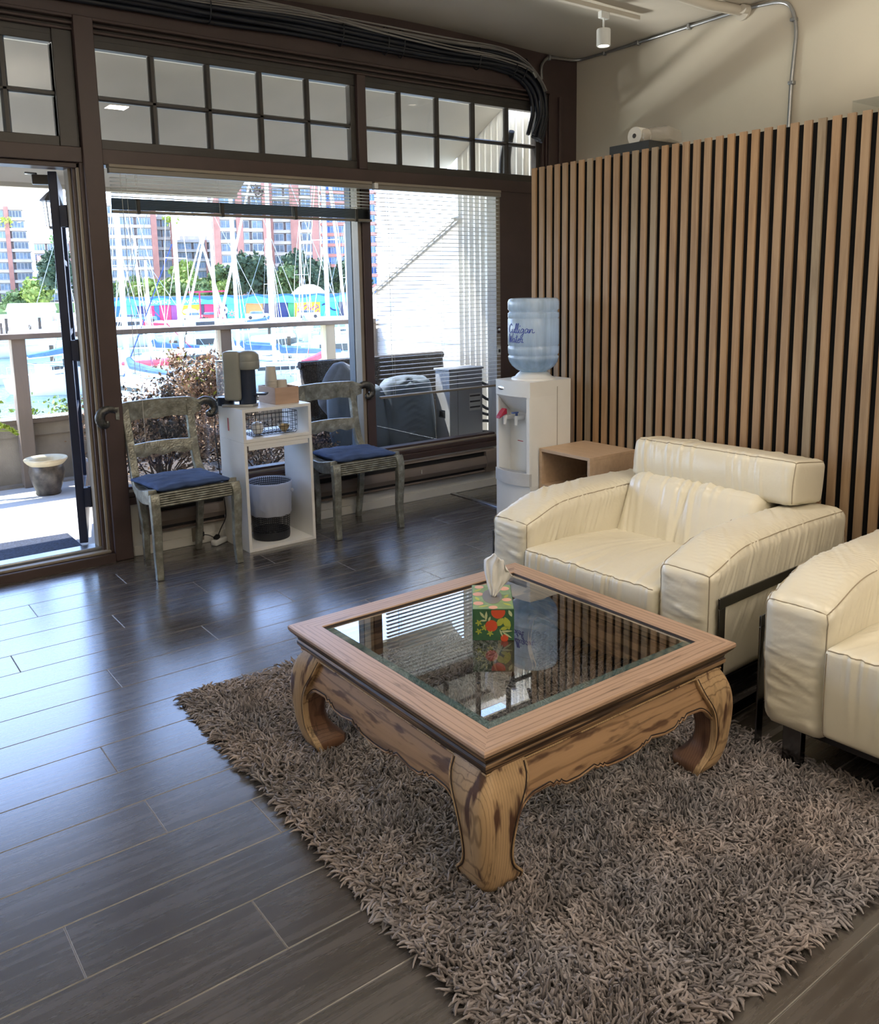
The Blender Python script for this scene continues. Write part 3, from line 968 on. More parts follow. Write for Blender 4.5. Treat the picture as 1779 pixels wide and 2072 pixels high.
tb = thing('coffee_table', 'square carved wooden coffee table with an inset glass top on the shag rug', 'table', (1.672, 1.924, 0), R(0.2))
HW = 0.497
for k in range(4):
    prof = [(0.0, 0.414), (0.003, 0.420), (0.080, 0.420), (0.083, 0.416), (0.083, 0.405), (0.094, 0.404), (0.094, 0.385), (0.05, 0.37), (0.05, 0.336), (0.031, 0.336), (0.029, 0.345)]
    outer = [(0.026, 0.350), (0.021, 0.356), (0.019, 0.366), (0.023, 0.372), (0.020, 0.380), (0.012, 0.390), (0.005, 0.399), (0.0, 0.407)]
    top = prof[:8]
    mould = [(0.05, 0.37), (0.05, 0.336), (0.031, 0.336), (0.029, 0.345), (0.026, 0.350), (0.021, 0.355), (0.020, 0.367), (0.024, 0.372), (0.022, 0.380), (0.012, 0.391), (0.0045, 0.399), (0.0, 0.407), (0.0, 0.4075), (0.06, 0.4075)]
    for nm, pr, mt in (('frame_rail', [(0.0, 0.4075), (0.0, 0.4155), (0.0035, 0.420), (0.080, 0.420), (0.083, 0.417), (0.083, 0.407), (0.094, 0.406), (0.094, 0.392), (0.06, 0.392), (0.06, 0.4075)], 'table_top_wood'), ('moulding', mould, 'table_mould_wood')):
        mb = MB()
        ra = [(-(HW - d), -(HW - d), z) for d, z in pr]
        rb = [((HW - d), -(HW - d), z) for d, z in pr]
        mb.loft([ra, rb])
        mb.build(nm, mt, tb, smooth=True, angle=28, rot=(0, 0, k * math.pi / 2))
    pb_ = (0.0305, 0.3375)
    MB().tube([(-(HW - pb_[0]), -(HW - pb_[0]), pb_[1]), ((HW - pb_[0]), -(HW - pb_[0]), pb_[1])], 0.0028, 6).build('moulding_bead', 'table_leg_wood', tb, smooth=True, angle=60, rot=(0, 0, k * math.pi / 2))
    # dark inner lip line
    pr = [(0.0832, 0.4165), (0.0832, 0.4062), (0.0875, 0.4062), (0.0875, 0.411), (0.0855, 0.4165)]
    MB().loft([[(-(HW - d), -(HW - d), z) for d, z in pr], [((HW - d), -(HW - d), z) for d, z in pr]]).build('inner_bead', 'groove', tb, rot=(0, 0, k * math.pi / 2))

# apron with cusped lower edge
def apron_z(u):
    a = abs(u)          # 0 centre .. 1 at the leg
    if a > 0.80:
        return 0.247 - 0.070 * ((a - 0.80) / 0.20) ** 1.8
    pts = [(0.0, 0.216), (0.13, 0.219), (0.17, 0.222), (0.185, 0.230), (0.20, 0.224), (0.225, 0.233), (0.245, 0.228), (0.28, 0.238), (0.42, 0.228), (0.53, 0.229), (0.56, 0.236), (0.575, 0.243), (0.59, 0.236), (0.615, 0.246), (0.64, 0.240), (0.67, 0.250), (0.74, 0.2485), (0.80, 0.247)]
    for (x0, z0), (x1, z1) in zip(pts[:-1], pts[1:]):
        if x0 <= a <= x1:
            t = (a - x0) / (x1 - x0)
            return z0 + (z1 - z0) * t
    return 0.254


def apron_y(z):
    """outward belly of the apron, distance in from the frame edge"""
    t = (0.34 - z) / 0.12
    return 0.040 - 0.034 * math.sin(min(1, max(0, t)) * math.pi * 0.55)


NA = 150
L2 = HW - 0.085
for k in range(4):
    mb = MB()
    rings = []
    for i in range(NA + 1):
        u = -1 + 2 * i / NA
        zb = apron_z(u)
        ring = []
        for j in range(7):
            z = 0.345 + (zb - 0.345) * j / 6
            ring.append((u * L2, -(HW - apron_y(z)), z))
        zz = zb + 0.004
        ring += [(u * L2, -(HW - apron_y(zb) - 0.022), zz), (u * L2, -(HW - 0.075), 0.345)]
        rings.append(ring)
    mb.loft(rings)
    ap = mb.build('apron', 'table_apron_wood', tb, smooth=True, angle=40, rot=(0, 0, k * math.pi / 2))
    # carved line that follows the edge, with a pale bead below it
    pts, pts2 = [], []
    for i in range(NA + 1):
        u = -1 + 2 * i / NA
        zb = apron_z(u) + 0.010
        pts.append((u * L2, -(HW - apron_y(zb) + 0.0004), zb))
        zb -= 0.005
        pts2.append((u * L2, -(HW - apron_y(zb) - 0.0), zb))
    MB().tube(pts, 0.0019, 5).build('carved_line', 'groove', ap)
    MB().tube(pts2, 0.0028, 6).build('carved_bead', 'table_apron_wood', ap, smooth=True, angle=60)

# legs: C-curved, bulging knee and inward foot. Local frame: outer corner of the table top at (0,0), +x +y run inward
leg_sec = [(0.345, 0.036, 0.156), (0.325, 0.026, 0.156), (0.300, 0.012, 0.152), (0.275, 0.003, 0.142), (0.255, -0.002, 0.130), (0.232, -0.005, 0.116), (0.205, -0.006, 0.104), (0.175, -0.005, 0.096), (0.145, -0.003, 0.091), (0.115, 0.000, 0.090), (0.088, 0.003, 0.095), (0.066, 0.007, 0.107), (0.052, 0.011, 0.119), (0.040, 0.014, 0.131), (0.032, 0.016, 0.136), (0.014, 0.024, 0.136), (0.004, 0.032, 0.132)]


def leg_ring(z, a, b):
    w = b - a
    r = []
    n = 8
    rad = min(0.028, w * 0.4)
    for i in range(n + 1):          # rounded outer corner
        th = math.pi + (math.pi / 2) * i / n
        r.append((a + rad + rad * math.cos(th), a + rad + rad * math.sin(th), z))
    r += [(b - 0.004, a, z), (b, a + 0.003, z), (b, a + 0.018, z)]
    r += [(b - 0.002, b - 0.02, z), (b - 0.02, b - 0.002, z)]
    r += [(a + 0.018, b, z), (a + 0.003, b, z), (a, b - 0.004, z)]
    return r


_lm = MB().loft([leg_ring(*s) for s in leg_sec])
_nr = len(leg_ring(*leg_sec[0]))
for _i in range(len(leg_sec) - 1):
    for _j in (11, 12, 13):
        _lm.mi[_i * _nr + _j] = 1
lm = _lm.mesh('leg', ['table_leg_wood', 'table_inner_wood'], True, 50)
g1, g2, b1_, b2_ = [], [], [], []
for z, a, b in leg_sec[1:]:
    g1.append((b - 0.0085, a - 0.0003, z))
    g2.append((a - 0.0003, b - 0.0085, z))
    b1_.append((b - 0.003, a + 0.001, z))
    b2_.append((a + 0.001, b - 0.003, z))
gm = MB().tube(catmull(g1, 3), 0.0019, 5).tube(catmull(g2, 3), 0.0019, 5).mesh('carved_line', 'groove')
bm_ = MB().tube(catmull(b1_, 3), 0.0036, 6).tube(catmull(b2_, 3), 0.0036, 6).mesh('carved_bead', 'table_leg_wood', True, 60)
for k in range(4):
    a = k * math.pi / 2
    c, s = math.cos(a), math.sin(a)
    x, y = -HW, -HW
    lg = put('leg', lm, tb, (c * x - s * y, s * x + c * y, 0.012), (0, 0, a))
    put('carved_line', gm, lg)
    put('carved_bead', bm_, lg)

M['table_glass'] = pane_mat('table_glass', (0.93, 0.965, 0.95), 1.5, gain=2.9)
M['glass_bevel'] = pane_mat('glass_bevel', (0.70, 0.88, 0.88), 1.5, 0.05, 0.30, (0.30, 0.55, 0.58), gain=3.0)  # teal haze paints sky light refracted by the cut edge into the colour
gi, go = HW - 0.084 - 0.026, HW - 0.086
MB().add([(-gi, -gi, 0.4165), (gi, -gi, 0.4165), (gi, gi, 0.4165), (-gi, gi, 0.4165)], [(0, 1, 2, 3)]).build('glass_panel', 'table_glass', tb)
cs = [(-1, -1), (1, -1), (1, 1), (-1, 1)]
MB().add([(a * gi, b * gi, 0.4165) for a, b in cs] + [(a * go, b * go, 0.4125) for a, b in cs], [(i, (i + 1) % 4, 4 + (i + 1) % 4, 4 + i) for i in range(4)]).build('glass_bevel', 'glass_bevel', tb)

# ------------------------------------------------------------------ tissue box and tissue
M['print_green'] = plain('print_green', (0.035, 0.115, 0.055), 0.45, var=0.2, scale=25)
M['print_top'] = plain('print_pale_green', (0.20, 0.30, 0.14), 0.45, var=0.25, scale=30)
M['print_red'] = plain('print_red', (0.62, 0.085, 0.035), 0.45, var=0.1)
M['print_lime'] = plain('print_lime', (0.40, 0.45, 0.07), 0.45, var=0.15)
M['print_leaf'] = plain('print_pale_leaf', (0.50, 0.56, 0.33), 0.45, var=0.1)
M['print_pink'] = plain('print_pink', (0.70, 0.36, 0.26), 0.45, var=0.15)
M['tissue'] = plain('tissue_paper', (0.86, 0.86, 0.86), 0.9, var=0.02)
bxw, bxd, bxh = 0.128, 0.215, 0.102
tx = thing('tissue_box', 'green tissue box printed with red flowers standing on the glass table', 'tissue box', (1.683, 1.992, 0.4170), R(-38.5))
MB().slot(0).box(-bxw / 2, bxw / 2, -bxd / 2, bxd / 2, 0, bxh).build('carton', 'print_green', tx, bevel=0.0015)


def leaf_poly(mb, o, ux, uy, c, L, w, ang):
    o, ux, uy = Vector(o), Vector(ux), Vector(uy)
    ca, sa = math.cos(ang), math.sin(ang)
    pts = [(-1, 0), (-0.5, 0.8), (0.1, 1), (0.6, 0.6), (1, 0), (0.6, -0.6), (0.1, -1), (-0.5, -0.8)]
    P = []
    for a, b in pts:
        x, y = a * L, b * w
        P.append(o + ux * (c[0] + x * ca - y * sa) + uy * (c[1] + x * sa + y * ca))
    mb.add(P, [tuple(range(8))])


def disc(mb, o, ux, uy, c, r, n=16, cut=None):
    o, ux, uy = Vector(o), Vector(ux), Vector(uy)
    P = []
    for k in range(n):
        x, y = c[0] + r * math.cos(2 * math.pi * k / n), c[1] + r * math.sin(2 * math.pi * k / n)
        if cut is not None:
            y = min(y, cut)
        P.append(o + ux * x + uy * y)
    mb.add(P, [tuple(range(n))])


pr = MB()
for face in range(3):
    if face == 0:
        o, ux, uy, W_, H_ = (-bxw / 2, -bxd / 2 - 0.0004, 0), (1, 0, 0), (0, 0, 1), bxw, bxh
    elif face == 1:
        o, ux, uy, W_, H_ = (-bxw / 2 - 0.0004, bxd / 2, 0), (0, -1, 0), (0, 0, 1), bxd, bxh
    else:
        o, ux, uy, W_, H_ = (bxw / 2 + 0.0004, -bxd / 2, 0), (0, 1, 0), (0, 0, 1), bxd, bxh
    nx = 1 if face == 0 else 2
    for q in range(nx):
        ox = q * 0.105
        pr.slot(0)
        disc(pr, o, ux, uy, (ox + 0.058, 0.048), 0.019)
        disc(pr, o, ux, uy, (ox + 0.079, 0.093), 0.022, cut=0.0985)
        disc(pr, o, ux, uy, (ox + 0.098, 0.008), 0.012)
        pr.slot(1)
        for cx, cy, L, w, an in ((0.085, 0.060, 0.017, 0.010, 0.9), (0.106, 0.056, 0.022, 0.011, 1.9), (0.098, 0.040, 0.014, 0.006, 0.3)):
            leaf_poly(pr, o, ux, uy, (ox + cx, cy), L, w, an)
        for cx, cy in ((0.019, 0.058), (0.036, 0.042), (0.019, 0.030), (0.054, 0.024)):
            for k in range(5):
                a = k * 1.257 + cx * 40
                leaf_poly(pr, o, ux, uy, (ox + cx + 0.0058 * math.cos(a), cy + 0.0058 * math.sin(a)), 0.0055, 0.0026, a)
        pr.slot(2)
        for cx, cy, L, w, an in ((0.030, 0.083, 0.013, 0.004, 2.2), (0.042, 0.080, 0.016, 0.004, 1.5), (0.052, 0.070, 0.009, 0.0035, 1.2), (0.034, 0.065, 0.011, 0.003, 0.0), (0.103, 0.030, 0.020, 0.0032, 0.05), (0.106, 0.018, 0.018, 0.003, -0.6), (0.088, 0.024, 0.014, 0.0025, -1.2), (0.116, 0.088, 0.012, 0.005, 2.0)):
            leaf_poly(pr, o, ux, uy, (ox + cx, cy), L, w, an)
pr.build('printed_pattern', ['print_red', 'print_lime', 'print_leaf'], tx)
tp = MB().slot(0)
zt = bxh + 0.0004
tp.add([(-bxw / 2 + .002, -bxd / 2 + .002, zt), (bxw / 2 - .002, -bxd / 2 + .002, zt), (bxw / 2 - .002, bxd / 2 - .002, zt), (-bxw / 2 + .002, bxd / 2 - .002, zt)], [(0, 1, 2, 3)])
tp.slot(1)
for cx, cy, r in ((-0.045, -0.06, 0.016), (0.045, -0.03, 0.015), (-0.045, 0.02, 0.017), (0.04, 0.07, 0.018), (0.0, -0.095, 0.014), (-0.04, 0.085, 0.015)):
    disc(tp, (0, 0, zt + 0.0003), (1, 0, 0), (0, 1, 0), (cx, cy), r)
tp.slot(2)
for cx, cy, a in ((-0.03, -0.085, 0.4), (0.045, 0.0, 1.2), (-0.048, -0.02, 1.9), (0.02, 0.095, 0.2), (0.045, -0.07, 2.4), (-0.045, 0.055, 0.8)):
    leaf_poly(tp, (0, 0, zt + 0.0005), (1, 0, 0), (0, 1, 0), (cx, cy), 0.018, 0.006, a)
tp.slot(3)
disc(tp, (0, 0, zt + 0.0007), (0.60, 0, 0), (0, 1.25, 0), (0, 0), 0.052, 28)
tp.build('box_top', ['print_top', 'print_pink', 'print_lime', plain('dispensing_film', (0.20, 0.19, 0.19), 0.25)], tx)
ts = MB()


def tfn(u, v):
    # u up, v around the open fold
    a = (v - 0.5) * 2.4
    w = 0.010 + 0.042 * math.sin(min(1, u * 1.25) * math.pi * 0.5) * (1 - 0.55 * smoothstep(0.75, 1.0, u))
    x = math.sin(a) * w + 0.010 * u
    y = (1 - math.cos(a * 1.3)) * w * 0.8 + 0.004 * math.sin(v * 26 + u * 3)
    z = u * (0.135 - 0.075 * smoothstep(0.55, 1.0, v) * u) + 0.006 * math.sin(v * 9) * u
    p = Vector((x, y, z))
    return p + Vector((0, 1, 0)) * 0.006 * noise.noise(Vector((v * 7, u * 3, 0))) + Vector((1, 0, 0)) * 0.004 * noise.noise(Vector((v * 9, u * 4, 5)))


ts.grid(tfn, 26, 40)
tg = ts.build('tissue', 'tissue', None, smooth=True, angle=180)
tg.location = (1.683, 1.985, 0.4170 + bxh + 0.0015)
tg.rotation_euler = (R(4), R(6), R(-40))
sol = tg.modifiers.new('thick', 'SOLIDIFY')
sol.thickness = 0.0006
tag(tg, 'white tissue pulled up out of the green tissue box', 'tissue')

# ------------------------------------------------------------------ shag rug
M['rug_base'] = plain('rug_backing', (0.07, 0.06, 0.055), 0.95, var=0.2, spec=0.0)


def m_pile():
    t = NT('rug_pile')
    at = t.new('ShaderNodeAttribute', attribute_name='tone')
    v = t.coords((1, 1, 1))
    big = t.ramp(t.noise(v, 3.2, 3), [(0.35, (0.80, 0.82, 0.86)), (0.65, (1.08, 1.0, 0.94))])
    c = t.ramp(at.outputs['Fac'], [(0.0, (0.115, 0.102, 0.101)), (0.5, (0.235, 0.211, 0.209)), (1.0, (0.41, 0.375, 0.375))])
    c = t.mix(1.0, c, big, 'MULTIPLY')
    vs = t.coords((260, 260, 260))
    t.principled(c, 0.75, 0, t.bump(t.noise(vs, 1.0, 2), 0.5, 0.002), 0.25, **{'Sheen Weight': 0.25, 'Sheen Roughness': 0.4})
    return t.m


M['pile'] = m_pile()
rug = thing('shag_rug', 'grey brown shaggy rug under the coffee table', 'rug', (1.690, 1.925, 0), R(-1.0))
RX, RY = 0.725, 1.04
MB().prism([(x * (RX - 0.03), y * (RY - 0.03)) for x, y in ((-1, -0.97), (-0.97, -1), (0.97, -1), (1, -0.97), (1, 0.97), (0.97, 1), (-0.97, 1), (-1, 0.97))], 0.0005, 0.007, 'z').build('backing', 'rug_base', rug)
rg = np.random.default_rng(11)
step = 0.0081
gx = np.arange(-RX + 0.02, RX - 0.015, step)
gy = np.arange(-RY + 0.02, RY - 0.015, step)
X, Y = np.meshgrid(gx, gy, indexing='ij')
X = (X + rg.uniform(-0.45, 0.45, X.shape) * step).ravel()
Y = (Y + rg.uniform(-0.45, 0.45, Y.shape) * step).ravel()
N = len(X)


def fbm(x, y, s, seed):
    r = np.random.default_rng(seed)
    o = np.zeros_like(x)
    for k in range(10):
        a = r.uniform(0, 2 * np.pi)
        f = s * r.uniform(0.6, 1.8)
        o += np.sin((x * np.cos(a) + y * np.sin(a)) * f + r.uniform(0, 6.3))
    return o / 3.2


ang = 1.9 * fbm(X, Y, 9, 1) + 1.2 * fbm(X, Y, 38, 2) + rg.normal(0, 1.0, N)
# towards the border the pile falls outward
ex = np.clip((np.abs(X) - (RX - 0.16)) / 0.14, 0, 1)
ey = np.clip((np.abs(Y) - (RY - 0.16)) / 0.14, 0, 1)
dx = np.cos(ang) + 2.2 * ex ** 1.5 * np.sign(X)
dy = np.sin(ang) + 2.2 * ey ** 1.5 * np.sign(Y)
hl = np.hypot(dx, dy)
dx, dy = dx / hl, dy / hl
edge = np.maximum(ex, ey)
Ls = rg.uniform(0.024, 0.042, N) * (1 + 0.25 * edge)
lean = np.clip(0.55 + 0.22 * fbm(X, Y, 24, 3) + rg.normal(0, 0.16, N) + 0.35 * edge, 0.12, 1.15)
hgt = 0.027 + 0.006 * fbm(X, Y, 14, 4)
rad = rg.uniform(0.0027, 0.0044, N)
ts_ = np.array([0.0, 0.25, 0.5, 0.75, 1.0])
prf = np.array([0.85, 1.0, 1.12, 1.0, 0.38])
K = 5
curl = rg.normal(0, 1.9, N)
P = np.zeros((N, 5, 3))
px_, py_ = X.copy(), Y.copy()
pz_ = np.full(N, 0.004)
P[:, 0] = np.stack([px_, py_, pz_], 1)
for i in range(1, 5):
    t_i = ts_[i]
    a = np.arctan2(dy, dx) + curl * t_i
    el = (np.pi / 2) * (1 - lean * (0.45 + 0.9 * t_i))
    el = np.clip(el, -0.75, 1.5)
    ds = Ls / 4
    px_ = px_ + np.cos(a) * np.cos(el) * ds
    py_ = py_ + np.sin(a) * np.cos(el) * ds
    pz_ = np.maximum(pz_ + np.sin(el) * ds, 0.004)
    P[:, i] = np.stack([px_, py_, pz_], 1)
T = np.zeros_like(P)
T[:, 1:-1] = P[:, 2:] - P[:, :-2]
T[:, 0] = P[:, 1] - P[:, 0]
T[:, -1] = P[:, -1] - P[:, -2]
T /= np.linalg.norm(T, axis=2, keepdims=True) + 1e-9
ref = rg.normal(size=(N, 1, 3))
A = np.cross(T, ref)
A /= np.linalg.norm(A, axis=2, keepdims=True) + 1e-9
B = np.cross(T, A)
V = np.zeros((N, 5, K - 1, 3))
S4 = K - 1
for j in range(S4):
    th = 2 * np.pi * j / S4
    V[:, :, j] = P + (A * np.cos(th) + B * np.sin(th) * 0.85) * (rad[:, None] * prf[None])[..., None]
V = V.reshape(-1, 3)
V[:, 2] = np.maximum(V[:, 2], 0.001)
q = []
for i in range(4):
    for j in range(S4):
        k = (j + 1) % S4
        q.append((i * S4 + j, i * S4 + k, (i + 1) * S4 + k, (i + 1) * S4 + j))
q = np.array(q)
F_ = (np.arange(N)[:, None, None] * (5 * S4) + q[None]).reshape(-1, 4)
pme = rawmesh('pile', V, F_, 'pile', True)
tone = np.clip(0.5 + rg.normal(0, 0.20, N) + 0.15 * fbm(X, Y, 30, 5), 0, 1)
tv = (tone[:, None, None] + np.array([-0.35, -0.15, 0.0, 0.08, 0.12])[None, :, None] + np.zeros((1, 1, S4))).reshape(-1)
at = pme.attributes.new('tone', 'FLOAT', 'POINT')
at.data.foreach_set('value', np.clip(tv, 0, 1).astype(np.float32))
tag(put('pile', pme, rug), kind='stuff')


# ------------------------------------------------------------------ cream leather armchair and sofa
def m_leather():
    t = NT('cream_leather')
    v = t.coords((1, 1, 1))
    c = t.ramp(t.noise(v, 2.5, 4), [(0.3, (0.68, 0.635, 0.51)), (0.7, (0.76, 0.715, 0.59))])
    n = t.bump(t.noise(v, 14, 3, 0.5, 0.6), 0.12, 0.02)
    n = t.bump(t.noise(v, 140, 3), 0.10, 0.002, n)
    t.principled(c, 0.31, 0, n, 0.5)
    return t.m


M['leather'] = m_leather()
M['leather_seam'] = plain('leather_seam', (0.34, 0.285, 0.20), 0.6, var=0.1)
M['dark_chrome'] = plain('dark_chrome', (0.16, 0.165, 0.17), 0.16, metal=1.0, var=0.1)


def crease(x, y, seed):
    """asymmetric folds along x, wandering with y: sharp valleys, round crests"""
    a = noise.noise(Vector((x, y * 0.35, seed)))
    b = noise.noise(Vector((x * 2.3 + 5, y * 0.6, seed + 9)))
    c = noise.noise(Vector((x * 0.45, y * 0.8, seed + 17)))
    m = max(0.0, 0.55 + 1.1 * c)
    return (abs(a) * 1.7 + abs(b) * 0.75 - 0.55) * m


def make_sofa(name, label, cat, loc, rz, sw, nseat, group=None):
    s = thing(name, label, cat, loc, rz, group)
    aw, D = 0.108, 0.478

    def seam(parent, c, half, r, fn, bulge, us, n=14):
        pts = []
        for a, b in zip(us[:-1], us[1:]):
            for k in range(n):
                pts.append(MB.rpoint(c, half, r, fn, bulge, Vector(a).lerp(Vector(b), k / n)))
        pts.append(MB.rpoint(c, half, r, fn, bulge, us[-1]))
        MB().tube(pts, 0.0019, 5).build('seam', 'leather_seam', parent)

    for sg in (-1, 1):
        cx = sg * (sw / 2 + aw)
        sd = sg * 7.3 + loc[1] * 3

        def arm_fn(o, n, u, sg=sg, sd=sd):
            p = o.copy()
            # creases across the top, running on down the sides
            skew = o.x * 1.2 if n.z > 0.5 else (0.18 - o.z) * 0.5
            k = 0.0085 if n.z > 0.3 else 0.0060 * smoothstep(-0.9, 0.7, u.z)
            if abs(n.y) < 0.8:
                p += n * k * crease((o.y + skew) * 40, (o.x + o.z) * 9, sd)
            fr = smoothstep(0.40, 1.0, -u.y) ** 1.5
            p.z -= 0.052 * fr * max(0, u.z)
            p.z += 0.014 * math.sin((u.y + 1) * 1.5) * max(0, u.z)
            if n.y < -0.4:
                p.y -= 0.011 * crease(o.z * 34 + o.x * 8, o.x * 14, sd + 3) * smoothstep(1.0, 0.6, abs(u.x))
            if u.z < 0:
                p.x -= sg * 0.012 * (-u.z) * (1 if sg * n.x > 0.3 else 0)
            return p
        AC, AH, AR, AB = (cx, D + 0.008, 0.365), (aw, D, 0.235), 0.042, 0.012
        arm = MB().rbox(AC, AH, AR, (10, 200, 40), fn=arm_fn, bulge=AB).build('arm', 'leather', s, smooth=True, angle=180)
        for e in (-1, 1):
            seam(arm, AC, AH, AR, arm_fn, AB, [(e, -1, -0.7), (e, -1, 0.6), (e, -1, 1), (e, -0.9, 1), (e, 0.96, 1)], 40)
        seam(arm, AC, AH, AR, arm_fn, AB, [(-1, -1, 1), (1, -1, 1)], 12)
        xo = cx + sg * (aw + 0.013)
        fr = MB()
        xa, xb = min(xo, xo + sg * 0.006), max(xo, xo + sg * 0.006)
        fr.box(xa, xb, 0.035, 0.90, 0.425, 0.462)
        fr.box(xa, xb, 0.035, 0.072, 0.012, 0.425)
        fr.box(xa, xb, 0.86, 0.90, 0.012, 0.425)
        fr.build('side_frame', 'dark_chrome', s, bevel=0.0015)
        MB().box(min(xo - sg * 0.04, xo + sg * 0.006), max(xo - sg * 0.04, xo + sg * 0.006), -0.005, 0.93, 0.0, 0.012).build('floor_rail', 'dark_chrome', s, bevel=0.0015)
        MB().box(cx - 0.03, cx + 0.03, 0.03, 0.06, 0.0, 0.14).build('foot', 'dark_chrome', s, bevel=0.002)
    MB().box(-sw / 2 - 0.15, sw / 2 + 0.15, 0.07, 0.88, 0.11, 0.16).build('base', 'black_plastic', s)
    w1 = sw / nseat
    for i in range(nseat):
        cx = -sw / 2 + w1 * (i + 0.5)
        sd = cx * 5 + loc[1] * 3

        def seat_fn(o, n, u, sd=sd):
            p = o.copy()
            if n.z > 0.4:
                th = math.atan2(o.x, 0.62 - o.y)
                rr_ = math.hypot(o.x, 0.62 - o.y)
                p.z += 0.010 * (1 - u.x * u.x) * (1 - u.y * u.y) - 0.030 * smoothstep(-0.4, 1, u.y)
                p.z += 0.0095 * crease(th * 15, rr_ * 4, sd) * smoothstep(1.0, 0.8, abs(u.x))
            if n.y < -0.3:
                p.y -= 0.011 * crease(o.x * 42, o.z * 2.5, sd + 4) * smoothstep(-1.0, 0.5, u.z)
                p.y -= 0.006 * (1 - u.z * u.z)
            return p
        C_, H_, R_, B_ = (cx, 0.325, 0.305), (w1 / 2 + 0.004, 0.335, 0.140), 0.020, 0.006
        seat = MB().rbox(C_, H_, R_, (110, 60, 14), fn=seat_fn, bulge=B_).build('seat', 'leather', s, smooth=True, angle=180)
        seam(seat, C_, H_, R_, seat_fn, B_, [(-0.99, -1, 1), (0.99, -1, 1)], 60)
        seam(seat, C_, H_, R_, seat_fn, B_, [(-0.98, -1, 0.9), (-0.98, -1, -1)], 10)

        def back_fn(o, n, u, sd=sd):
            p = o.copy()
            if n.y < 0.2:
                p += n * 0.010 * crease(o.x * 28 + o.z * 6, o.z * 6, sd + 7)
                p.y += 0.014 * math.exp(-(o.x / 0.010) ** 2) - 0.012 * (1 - u.x * u.x)
            p.y += 0.075 * u.z
            return p
        MB().rbox((cx, 0.69, 0.49), (w1 / 2 - 0.002, 0.105, 0.165), 0.035, (100, 8, 30), fn=back_fn, bulge=0.010).build('backrest', 'leather', s, smooth=True, angle=180)
        hl = w1 / 2 + (0.070 if nseat == 1 else -0.01)

        def head_fn(o, n, u, sd=sd):
            p = o.copy()
            if abs(n.x) < 0.8:
                p += n * 0.0068 * crease(o.x * 42 + o.z * 5 + o.y * 6, (o.z - o.y) * 5, sd + 11)
            if n.y < -0.3:
                p.y -= 0.010 * (1 - u.z * u.z)
            a = R(-7)
            y, z = p.y, p.z
            p.y, p.z = y * math.cos(a) - z * math.sin(a), y * math.sin(a) + z * math.cos(a)
            return p
        C_, H_, R_, B_ = (cx + (0.045 if nseat == 1 else 0), 0.835, 0.705), (hl, 0.120, 0.090), 0.026, 0.010
        hd = MB().rbox(C_, H_, R_, (150, 14, 14), fn=head_fn, bulge=B_).build('headrest', 'leather', s, smooth=True, angle=180)
        seam(hd, C_, H_, R_, head_fn, B_, [(-1, -1, 1), (1, -1, 1), (1, 1, 1)], 60)
        seam(hd, C_, H_, R_, head_fn, B_, [(1, -1, 1), (1, -1, -1)], 14)
    MB().rbox((0, 0.880, 0.36), (sw / 2 + 0.02, 0.075, 0.22), 0.03, (12, 3, 6)).build('back_panel', 'leather', s, smooth=True, angle=180)
    return s


make_sofa('armchair', 'cream leather armchair with a bolster headrest against the slats', 'armchair', (2.285, 2.160, 0), R(-87.6), 0.635, 1)
make_sofa('leather_sofa', 'cream leather sofa cut by the picture edge, beside the armchair', 'sofa', (2.325, 0.462, 0), R(-87.6), 1.50, 2)


# ------------------------------------------------------------------ embossed metal-clad chairs
def m_clad():
    t = NT('embossed_metal')
    v = t.coords((1, 1, 1))
    vo = t.new('ShaderNodeTexVoronoi')
    vo.inputs['Scale'].default_value = 95
    t.link(v, vo.inputs['Vector'])
    c = t.ramp(t.noise(v, 22, 4), [(0.3, (0.15, 0.148, 0.125)), (0.55, (0.27, 0.275, 0.24)), (0.72, (0.42, 0.44, 0.40))])
    n = t.bump(vo.outputs['Distance'], 0.55, 0.003)
    n = t.bump(t.noise(v, 40, 4), 0.4, 0.004, n)
    t.principled(c, 0.42, 0.55, n, 0.5)
    return t.m


M['clad'] = m_clad()
M['clad_dark'] = plain('tarnished_metal', (0.10, 0.10, 0.095), 0.35, metal=0.7, var=0.5, scale=40, bump=0.6, bscale=90)


